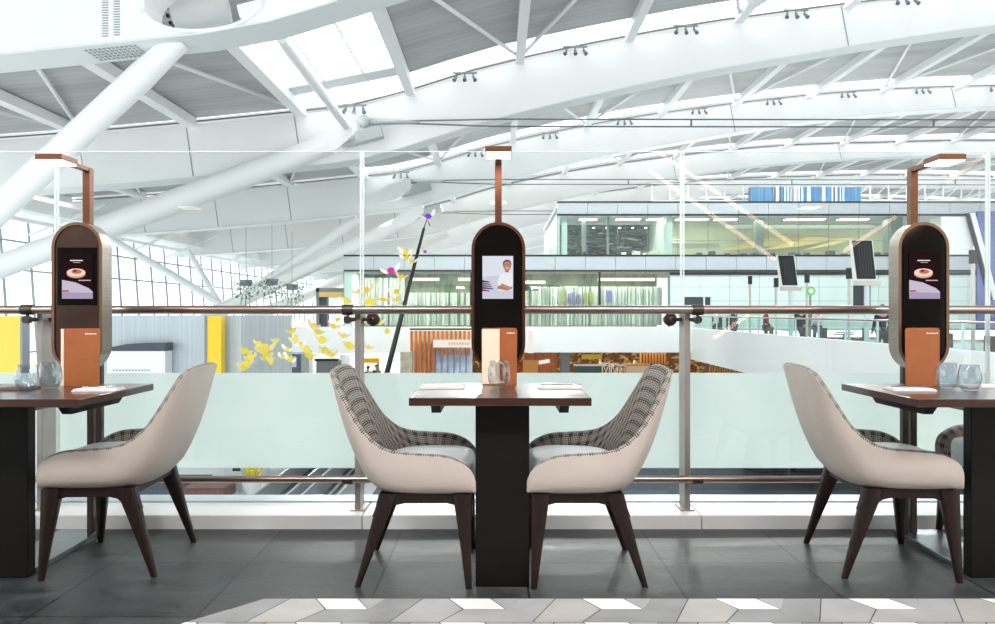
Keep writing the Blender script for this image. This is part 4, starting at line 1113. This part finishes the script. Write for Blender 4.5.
def cafe_chair():
    e = empty('cafe_chair', (0, 0, 0))
    g = MB(); g.box(-.22, .22, -.22, .22, .42, .47, .02); g.build('seat', mat('dark_furniture', (34, 40, 44), .6), e)
    g = MB(); g.box(-.22, .22, .18, .23, .5, .92, .02); g.build('backrest', mat('dark_furniture', (34, 40, 44), .6), e)
    for sx in (-.19, .19):
        for sy in (-.19, .19): g = MB(); g.tube([(sx, sy, 0), (sx*.95, sy*.95, .43)], .018, 6); g.build('leg', frame_m, e)
    return e
ct = cafe_set(); cc = cafe_chair(); ft_ = True
for k in range(7):
    y = 18 + k*2.6; x = 12.6 + (k % 2)*1.2
    o = ct if k == 0 else copy_tree(ct); o.location = (x, y, bf); tag(o, 'small round cafe table behind the glass of the right balcony', 'table', 'balcony cafe tables')
    for j, (dx, rz) in enumerate(((-.6, PI/2), (.6, -PI/2))):
        c = cc if ft_ else copy_tree(cc); ft_ = False
        c.location = (x+dx, y, bf); c.rotation_euler = (0, 0, rz); tag(c, 'dark cafe chair behind the glass of the right balcony', 'chair', 'balcony cafe chairs')

# ------------------------------------------------------------------ retail level below the parapet
rf = EYE - 4.7
g = MB(); g.box(-13.8, 30, 40.3, 62, rf-.3, rf); struct(g.build('floor.005', mat('retail_floor', (150, 128, 104), .5, var=.1)))
g = MB(); g.box(-13.8, 30, 55, 55.2, rf, zb+.3); struct(g.build('wall_retail', lounge_interior('retail_wall', [(34, 22, 16), (170, 92, 36), (70, 50, 40), (250, 206, 130), (60, 60, 50)], (1.6, 1, 2.6), 5)))
g = MB(); g.box(-30, 30, 44, 44.1, gz, rf-.3); struct(g.build('wall_lower', mat('lower_wall', (196, 204, 208), .7, var=.1, vscale=.5)))
def rb(nm, u0, u1, v0, v1, y, m, label, cat, dep=.6, legs=False):
    a, b = at(u0, v1, y), at(u1, v0, y)
    e = empty(nm, ((a.x+b.x)/2, y, a.z), 0, label, cat)
    w = (b.x-a.x)/2; h = b.z-a.z
    g = MB(); g.box(-w, w, 0, dep, 0, h, min(.03, h*.2)); g.build('body', m, e)
    return e, w, h
wood_o = mat('orange_wood', (196, 110, 46), .5, var=.3, vscale=3, stretch=(4, 1, .4))
glow_w = emit('shop_glow', (255, 214, 150), 1.6)
# slatted timber kiosk left
e = empty('timber_slat_shop', at(441, 375, 41-3), 0, 'shop front of vertical timber slats with a white lit fascia, left of the middle kiosk', 'shop')
y = 38; w = (472-410)*y/F; h = (374-330)*y/F; x0 = -(441-410)*y/F
g = MB(); g.box(x0, x0+w, .5, .6, -1.6, h); g.build('back_wall', mat('warm_cream', (250, 226, 190), .6), e)
for k in range(14):
    x = x0 + .02 + k*w/14
    g = MB(); g.box(x, x+.1, -.1, .12, -1.6 if k < 6 else .96, h); g.build('slat', wood_o, e)
g = MB(); g.box(x0-.0, x0+w, -.12, .2, h+.05, h+.13); g.build('top_trim', black_line, e)
g = MB(); g.box(x0+1.15, x0+w, -.2, -.1, 1.35, 1.72); g.build('fascia', emit('fascia', (255, 244, 232), 1.0), e)
g = MB()
for k in range(8): g.box(x0+1.9+k*.13, x0+1.9+k*.13+.07, -.22, -.2, 1.47, 1.6)
g.build('lettering', mat('peach', (226, 160, 120), .6), e)
g = MB(); g.box(x0+1.2, x0+w, .1, .3, -1.6, 1.3); g.build('window', mat('cool_display', (190, 200, 222), .3, var=.3, vscale=2), e)
for k in range(6): g = MB(); g.box(x0+1.2+k*.3, x0+1.26+k*.3, 0, .1, -1.6, 1.3); g.build('mullion', frame_m, e)
# centre/right shops
e, w, h = rb('orange_timber_booth', 524, 557, 353, 380, 43, wood_o, 'orange timber booth in the lit shop row right of the middle kiosk', 'booth', 2)
g = MB(); g.cbox((.2, -.05, h*.68), (.6, .04, .2), 0, Matrix.Rotation(R(-10), 3, 'Y')); g.build('sign', emit('fascia', (255, 244, 232), 1.0), e)
g = MB(); g.box(-.9, -.15, -.3, 0, 0, h*.75); 
for k in range(6): g.box(-.9+k*.12, -.87+k*.12, -.34, -.3, 0, h*.75)
g.build('slatted_front', mat('amber_slats', (236, 168, 84), .5), e)
e, w, h = rb('grey_column', 561, 570, 352, 385, 42.5, mat('grey_fitting', (130, 136, 140), .5, .3), 'grey column between the timber booth and the yellow sign', 'column')
e, w, h = rb('yellow_sign', 582, 602, 354.5, 359, 43, mat('yellow_panel', (242, 206, 40), .5), 'yellow hanging sign in the lit shop row', 'sign', .15)
g = MB(); g.box(-.45, -.4, 0, .05, h, h+.5); g.box(.4, .45, 0, .05, h, h+.5); g.build('hanger', frame_m, e)
e, w, h = rb('green_counter', 575, 606, 366, 380, 42, mat('dark_green_counter', (40, 84, 66), .4), 'dark green counter under the yellow sign', 'counter')
g = MB(); g.box(-w-.05, w+.05, -.1, .7, h, h+.06); g.build('worktop', white_wall, e)
e, w, h = rb('cream_display', 626, 650, 366, 380, 42, mat('warm_cream', (250, 226, 190), .6), 'cream lit display counter right of the green counter', 'counter')
g = MB(); g.box(-w, w, -.05, .7, h, h+.1); g.build('amber_top', mat('amber_slats', (236, 168, 84), .5), e)
e, w, h = rb('timber_screen', 640, 667, 353, 364, 45, mat('brown_slats', (150, 84, 44), .5, var=.5, vscale=5, stretch=(4, 1, .1)), 'brown slatted timber screen behind the cream counter', 'screen', .2)
g = MB()
for k in range(9): g.box(-w+k*w/4.5, -w+k*w/4.5+.08, -.1, 0, 0, h)
g.build('slat', mat('amber_slats', (236, 168, 84), .5), e)
for i, (u, v, m) in enumerate(((606, 364, 'white'), (615, 365, 'white'), (622, 366, 'amber'))):
    e = empty('trestle_stand', at(u, 378, 41.5), 0, ['pale lattice stand left of the cream display', 'pale lattice stand, middle of three by the cream display', 'amber lattice stand touching the cream display'][i], 'stand')
    g = MB(); H = (378-v)*41.5/F
    for s_ in (-1, 1): g.bar((s_*.18, 0, 0), (-s_*.18, .0, H), .05, .05); g.bar((s_*.19, 0, 0), (s_*.19, 0, H), .06, .06)
    g.build('frame', mat('warm_cream', (250, 226, 190), .6) if m == 'white' else mat('amber_slats', (236, 168, 84), .5), e)
    g = MB(); g.box(-.21, .21, -.1, .3, H, H+.06); g.build('top', white_wall, e)
# zigzag timber balustrade under the right balcony
e = empty('zigzag_timber_front', (12.5, 38.5, EYE-3.0), 0, 'row of zigzag timber slats under the right balcony edge', 'timber screen')
g = MB()
for k in range(22):
    x = -2.1 + k*.25; g.bar((x, 0, -.8), (x+.14, 0, .9), .09, .06); g.bar((x+.28, 0, -.8), (x+.14, 0, .9), .06, .06)
g.build('slats', mat('amber_slats', (236, 168, 84), .5), e)
g = MB(); g.box(-2.15, 3.6, .3, .4, -.9, .95); g.build('backing', mat('brown_slats', (150, 84, 44), .5), e)
# white light column right of the kiosk
e, w, h = rb('lit_column', 528.5, 533, 331, 352, 39.6, emit('fascia', (255, 244, 232), 1.0), 'thin bright lit column on the white parapet right of the middle kiosk', 'lamp', .1)
g = MB(); g.box(-w-.02, w+.02, -.02, .12, -.06, 0); g.build('cap', white_wall, e)
room_light('shop_lamp', 1, 13, 47.5, zb-.05, 900, (1, .82, .58), 4)
room_light('shop_lamp', -13, -1, 44.2, zb-.05, 500, (1, .97, .92), 2)
# shops warm ceiling lights
g = MB()
for k in range(9): g.box(.5+k*1.6, .9+k*1.6, 47, 47.4, zb-.02, zb)
tag(g.build('shop_ceiling_light', glow_w), 'row of small warm ceiling lamps over the shops', 'ceiling light')
for i, (p, u, y, lb) in enumerate(((protoA, 577, 45, 'person in dark clothes left of the yellow sign'), (protoC, 590, 46, 'person in a red top beneath the yellow sign'), (protoA, 612, 47, 'person in dark clothes behind the pale stands'), (protoB, 620, 45, 'person in white behind the pale stands'), (protoB, 600, 48, 'person in white behind the green counter'),
      (protoA, 634, 49, 'person in dark clothes behind the cream counter'), (protoA, 360, 41.5, 'person in dark clothes right of the left post, first of the row'), (protoA, 368, 42.4, 'person in dark clothes right of the left post, middle of the row'), (protoA, 376.5, 43.4, 'person in dark clothes right of the left post, beside the black mast'), (protoA, 252, 42, 'person in dark clothes below the yellow petals at far left'), (protoB, 268, 43, 'person in white left of the dark vehicle shape'))):
    person(p, u, 0, y, rf, rnd.random()*6, lb)
e, w, h = rb('yellow_awning', 361, 379, 358, 363, 43, mat('yellow_panel', (242, 206, 40), .5), 'yellow canopy right of the left post', 'canopy', .4)
g = MB(); g.box(-w, -w+.1, 0, .1, -2, 0); g.box(w-.1, w, 0, .1, -2, 0); g.build('support', frame_m, e)
e, w, h = rb('stone_counter', 400, 412, 352, 378, 37, mat('stone', (180, 172, 150), .7, var=.3, vscale=3), 'beige stone pier left of the timber slat shop', 'pier')
# left part below parapet
e, w, h = rb('grey_sofa', 316, 337, 361, 378, 36, mat('grey_sofa', (120, 124, 126), .8), 'grey box shaped seat below the petals', 'seat', 1.0)
g = MB(); g.box(-w-.06, w+.06, -.1, .3, h, h+.1, .03); g.build('rim', black_line, e)
e, w, h = rb('shuttle_car', 278, 301, 354, 380, 36, mat('navy_car', (72, 86, 104), .3), 'dark blue glazed buggy below the petals', 'buggy', 1.5)
g = MB(); g.box(-w*.8, w*.6, -.04, 0, h*.5, h*.9); g.build('windscreen', mat('cool_display', (190, 200, 222), .3), e)
g = MB(); g.tube([(-w*.6, -.1, 0.05), (-w*.6, .1, .05)], .2, 14); g.build('wheel', black_line, e); g = MB(); g.tube([(w*.6, -.1, 0.05), (w*.6, .1, .05)], .2, 14); g.build('wheel', black_line, e)
for i, (u0, u1) in enumerate(((303, 313), (340, 350))):
    g = MB(); a = at(u0, 380, 38); b = at(u1, 352, 38); r = (b.x-a.x)/2
    g.tube([((a.x+b.x)/2, 38, a.z-1), ((a.x+b.x)/2, 38, zb)], r, 16); tag(g.build('round_column', white_wall, smooth=40), ['white round column between the buggy and the grey seat', 'white round column left of the left post'][i], 'column')
# white lower backing left under the parapet (greenish glass wall)
g = MB(); g.box(-14.5, -3.2, 46, 46.2, rf, zb+.3); struct(g.build('wall_left_lower', mint))

# lift shaft block and yellow panels far left
corr = mat('ribbed_grey_panel', (186, 196, 204), .4, .2, var=.12, vscale=4, stretch=(6, 1, .05))
g = MB(); g.box(-17, -6.3, 19.6, 26.5, EYE-3.85, EYE-3.6); struct(g.build('floor.007', white_wall))
BR = EYE-3.6
y = 20.2
g = MB(); a = at(78, 318, y); b = at(241, 318, y); g.box(a.x, b.x, y, y+5, BR, at(0, 316, y).z)
e = tag(g.build('lift_shaft', corr), 'ribbed pale grey box wall between the yellow panels behind the left table', 'partition')
def stele(nm, u0, u1, y, m, label, eside):
    a = at(u0, 316, y); b = at(u1, 316, y); w = (b.x-a.x)/2; h = a.z - BR
    e = empty(nm, ((a.x+b.x)/2, y, BR), 0, label, 'pillar')
    g = MB(); g.box(-w, w, 0, .3, 0, h); g.build('face', m, e)
    g = MB(); x = eside*(w+.03); g.box(x-.03, x+.03, -.02, .3, 0, h); g.build('edge_strip', frame_m, e)
stele('yellow_pillar', 207, 221, 19.75, mat('yellow_panel', (242, 206, 40), .5), 'narrow yellow vertical pillar right of the ribbed grey wall', -1)
stele('yellow_pillar', -32, 20.5, 19.75, mat('yellow_panel', (242, 206, 40), .5), 'wide yellow pillar at the left frame edge behind the glasses', 1)
stele('grey_pillar', 42, 75, 19.75, mat('blue_grey_panel', (168, 186, 204), .4), 'blue grey pillar between the left post and the left kiosk', -1)
e = empty('check_in_machine', at(136, 376, 19.7), 0, 'white boxy machine with dark sloping top right of the left kiosk', 'machine')
w = 29*19.7/F
g = MB(); g.box(-w, w, 0, .45, BR - at(136, 376, 19.7).z, (376-351)*19.7/F, .01); g.build('cabinet', white_wall, e)
g = MB(); g.poly([(-w-.02, -.02, (376-351)*19.7/F), (w+.02, -.02, (376-351)*19.7/F), (w+.02, -.02, (376-343)*19.7/F), (-w*.3, -.02, (376-344)*19.7/F), (-w-.02, -.02, (376-348)*19.7/F)], (0, .45, 0)); g.build('sloping_top', mat('dark_slate', (64, 72, 84), .5), e)
g = MB()
for k in range(12): g.box(-w+.15+k*.08, -w+.2+k*.08, -.012, 0, .12, .17)
g.build('printed_text', mat('pale_grey_print', (170, 180, 190), .6), e)

# small pavilion left of the lounge
e = empty('signal_frame', at(330, 306, 46), 0, 'small grey and amber framed booth left of the lounge, above the handrail', 'booth')
s_ = 46/F
g = MB(); g.box(-14*s_, 13*s_, 0, 1, 14*s_, 18*s_); g.box(-14*s_, -11*s_, 0, 1, -30*s_, 18*s_); g.build('frame', mat('grey_fitting', (130, 136, 140), .5, .3), e)
g = MB(); g.box(-11*s_, 13*s_, -.02, .9, 9*s_, 14*s_); g.build('amber_header', mat('amber_header', (226, 190, 120), .5), e)
g = MB(); g.box(-10*s_, -4*s_, .2, .8, -30*s_, 9*s_); g.build('blue_door', mat('slate_blue', (64, 78, 96), .5), e)

# hanging plants
leafm = mat('leaf_green', (96, 128, 98), .7, var=.4, vscale=10)
for i, (u, v, y) in enumerate(((246, 288, 40), (272, 287, 40), (292, 292, 41))):
    e = empty('hanging_plant', at(u, v, y), 0, ['leafy trailing plant before the left facade, leftmost of three', 'leafy trailing plant before the left facade, middle of three', 'leafy trailing plant before the left facade, rightmost of three'][i], 'plant')
    g = MB()
    for k in range(170):
        a = rnd.random()*6.28; r = rnd.random()**.5*.55; z = (rnd.random()**1.4)*-1.0 + .4
        c = Vector((r*math.cos(a)*(1.2), r*math.sin(a), z*(1-r*.4)))
        d = Vector((rnd.uniform(-1,1), rnd.uniform(-1,1), rnd.uniform(-1,.3))).normalized()*.13; n_ = d.cross(Vector((rnd.random(), rnd.random(), 1))).normalized()*.05
        g.poly([c, c+d*.5+n_, c+d, c+d*.5-n_])
    g.build('foliage', leafm, e, fix=False)
    g = MB()
    for k in range(6):
        a = k; g.tube([(.2*math.cos(a), .2*math.sin(a), -.3), (.3*math.cos(a), .3*math.sin(a), -.8 - .3*(k % 3))], .012, 5)
    g.build('trailing_stem', leafm, e)
    g = MB(); g.lathe([(0, .1), (.28, .1), (.33, .42), (.3, .42), (0, .3)], n=14); g.build('basket', frame_m, e)
    g = MB(); g.tube([(0, 0, .4), (0, 0, 3.2)], .01, 4); g.build('wire', frame_m, e)

# ------------------------------------------------------------------ hanging petal sculpture
def wing_mesh(mb, s, flip, th=.004):
    pts = [(0, 0), (.35, .12), (.75, .42), (1.0, .52), (1.08, .30), (.95, .02), (.7, -.22), (.45, -.32), (.18, -.2)]
    A = []
    for x, y in pts:
        A.append((s*x*flip, s*(y*.9), s*.35*abs(x)**1.3))
    mb.poly(A, (0, 0, th))
def petal(name, wing_m, centre_m, hs=1.0):
    e = empty(name, (0, 0, 0))
    for f in (1, -1):
        g = MB(); wing_mesh(g, .15, f); g.build('wing', wing_m, e)
    g = MB(); g.lathe([(0, -.02), (.045*hs, -.01), (.062*hs, .012), (.05*hs, .03), (0, .036)], n=14); g.build('heart', centre_m, e, 40)
    return e
yp = mat('soft_yellow_petal', (216, 196, 66), .6); pw = milk_glass('white_petal', (250, 246, 238), .4); ylw = milk_glass('pale_yellow_petal', (232, 226, 170), .4, .35)
pk = mat('magenta_petal', (190, 40, 150), .5); pv = mat('violet_petal', (130, 50, 210), .5); pch = milk_glass('peach_petal', (250, 216, 196), .4)
A_ = petal('hanging_flower', ylw, yp, 1.4); B_ = petal('hanging_flower', pw, yp); C_ = petal('hanging_flower', pw, pk); D_ = petal('hanging_flower', pch, yp); E_ = petal('hanging_flower', pw, pv)
fl = [  # u, v, kind, size, own label
 (245,351,0,1.1),(246,364,0,1.2),(251,357,0,1),(264,349,0,1.5),(266,357,0,1.2),(272,361,0,1.2),(276,341,0,.8),(288,349,1,1.1),(293,331,0,1),(296,339,0,1.1),(301,344,1,.8),(307,350,0,1.1),(310,356,0,1),
 (318,332,0,1),(322,340,0,1),(325,351,0,1.1),(331,355,3,1.1),(338,320,1,1.1),(344,336,3,1),(349,346,0,1.1),(243,368,0,1),(259,344,0,.8),(291,359,1,1.3),(283,357,1,.9),
 (380,322,1,1.2),(387,331,1,1.2),(360,320,3,1.3),(314,326,3,1.4),(333,326,3,1),(368,347,3,.9),(370,302,0,1.1),(397,292,1,1.3),(398,299,3,1.2),(406,252,1,1.2),(391,271,2,1.4),(383,300,3,1.3),(347,301,0,1),(366,290,3,1.4),
 (428,217,4,1.4),(425,252,2,.8),(402,277,3,1.2),(412,262,1,.9),(358,292,1,1.1),(407,258,1,1.2)]
own = {38: 'white hanging flower with violet heart at the very top of the black mast', 39: 'small white flower with magenta heart hanging just right of the black mast', 34: 'white flower with magenta heart left of the black mast'}
seen = set()
protos = [A_, B_, C_, D_, E_]
gn = ['pale yellow hanging flowers of the sculpture', 'white hanging flowers with yellow heart', 'white hanging flowers with magenta heart', 'peach hanging flowers with yellow heart', 'white hanging flower with violet heart']
for i, (u, v, k, s) in enumerate(fl):
    o = protos[k] if k not in seen else copy_tree(protos[k]); seen.add(k)
    y = 10.5 + rnd.random()*2.5
    o.location = at(u, v, y); o.rotation_euler = (R(rnd.uniform(35, 100)), R(rnd.uniform(-25, 25)), R(rnd.uniform(-50, 50))); o.scale = (s*.66,)*3
    side = 'above the handrail' if v < 308 else ('below the handrail, left of the left post' if u < 355 else 'below the handrail, right of the left post')
    if v < 285: side = 'high up beside the black mast'
    lb = own.get(i) or ['yellow', 'white yellow-hearted', 'white magenta-hearted', 'peach toned', 'violet hearted'][k] + ' paper flower of the hanging sculpture, ' + side
    tag(o, lb, 'hanging flower', gn[k] + ' ' + side)
g = MB(); a, b = at(424, 228, 14), at(380, 400, 14)
e = empty('slanted_mast', b, 0, 'slim black slanting mast that carries the flower sculpture', 'mast')
g.tube([(0, 0, 0), a-b], [.055, .025], 10); g.build('shaft', black_line, e, True)
g = MB(); g.tube([a-b, at(427, 219, 14)-b, at(430, 226, 14)-b], .012, 6); g.build('tip_wire', black_line, e)

# ------------------------------------------------------------------ restaurant strip lights (seen mirrored in the glass)
GY = 4.08
tube_m = emit('strip_light', (255, 206, 176), 9)
def strip(u0, v0, u1, v1, Dp, label):
    a, b = at(u0, v0, Dp), at(u1, v1, Dp)
    a.y = 2*GY - Dp; b.y = 2*GY - Dp
    e = empty('strip_light', a, 0, label, 'lamp', 'slanting strip lights of the restaurant')
    g = MB(); g.tube([(0, 0, 0), b-a], .028, 8); g.build('light_tube', tube_m, e, True)
    n = (b-a).normalized()
    for q in (Vector((0, 0, 0)), b-a):
        g = MB(); g.tube([q, (q.x, q.y, 3.905 - a.z)], .003, 6); g.build('suspension_wire', frame_m, e)
    for q, nm in ((Vector((0, 0, 0)), 'end_cap'), (b-a, 'end_cap')):
        g = MB(); g.tube([q - n*.04, q + n*.04], .034, 8); g.build(nm, copper, e)
strip(655, 150, 795, 246, 11, 'slanting strip light mirrored in the glass, upper long one')
strip(646, 168, 777, 261, 11.3, 'slanting strip light mirrored in the glass, lower long one')
strip(898, 215, 826, 263, 11, 'strip light slanting the other way, mirrored above the larger black screen')
strip(752, 313, 711, 340, 11, 'strip light mirrored on the white parapet right of the right glass joint')
strip(987, 154, 942, 185, 10.6, 'short strip light mirrored at the upper right behind the right lamp')

# ------------------------------------------------------------------ world, lights, camera
w = bpy.data.worlds.new('world'); SC.world = w; w.use_nodes = True
n = w.node_tree.nodes; l = w.node_tree.links
bg = n['Background']
tc = n.new('ShaderNodeTexCoord'); sp = n.new('ShaderNodeSeparateXYZ'); l.new(tc.outputs['Generated'], sp.inputs[0])
r = n.new('ShaderNodeValToRGB'); r.color_ramp.elements[0].position = .0; r.color_ramp.elements[1].position = .35
r.color_ramp.elements[0].color = (.93, .96, .965, 1); r.color_ramp.elements[1].color = (.98, 1, 1, 1)
l.new(sp.outputs['Z'], r.inputs[0]); l.new(r.outputs[0], bg.inputs['Color']); bg.inputs['Strength'].default_value = 2.3
def area(name, loc, rot, size, sizey, power, col, label):
    ld = bpy.data.lights.new(name, 'AREA'); ld.shape = 'RECTANGLE'; ld.size = size; ld.size_y = sizey; ld.energy = power; ld.color = col
    o = bpy.data.objects.new(name, ld); COL.objects.link(o); o.location = loc; o.rotation_euler = rot
    return o
wallm = mat('unseen_dark_wall', (96, 80, 72), .7, var=.6, vscale=.7)  # blotchy dark tone, there to cloud the kiosk reflections
g = MB(); g.box(-7, 7, -5.2, -5, 0, 3.9); struct(g.build('wall_unseen_dark', wallm))  # unseen wall added so kiosk faces and panes mirror something dark
g = MB(); g.box(-7, 7, -5.2, 1.2, 3.9, 4.05); struct(g.build('ceiling_light_block', mat('light_block_soffit', (120, 112, 106), .7)))  # unseen lid added to keep sky light off the foreground
for i_, x_ in enumerate((-4.2, -1.4, 1.4, 4.2)):  # unseen fill lights added to brighten chairs, tiles and kerb
    area('front_fill_light', (x_, .4, 3.8), (R(30), 0, 0), .9, .5, 115, (1, .96, .94), '')
cam = bpy.data.cameras.new('camera'); co = bpy.data.objects.new('camera', cam); COL.objects.link(co); SC.camera = co
co.location = (0, 0, EYE); co.rotation_euler = (PI/2, 0, 0); cam.sensor_width = 36; cam.lens = F/995*36; cam.clip_end = 500; cam.clip_start = .05
SC.view_settings.view_transform = 'Standard'; SC.view_settings.look = 'None'; SC.view_settings.exposure = 0.0; SC.view_settings.gamma = 1; SC.view_settings.use_curve_mapping = False
SC.cycles.max_bounces = 10; SC.cycles.diffuse_bounces = 5; SC.cycles.glossy_bounces = 5; SC.cycles.transparent_max_bounces = 16; SC.cycles.sample_clamp_indirect = 6
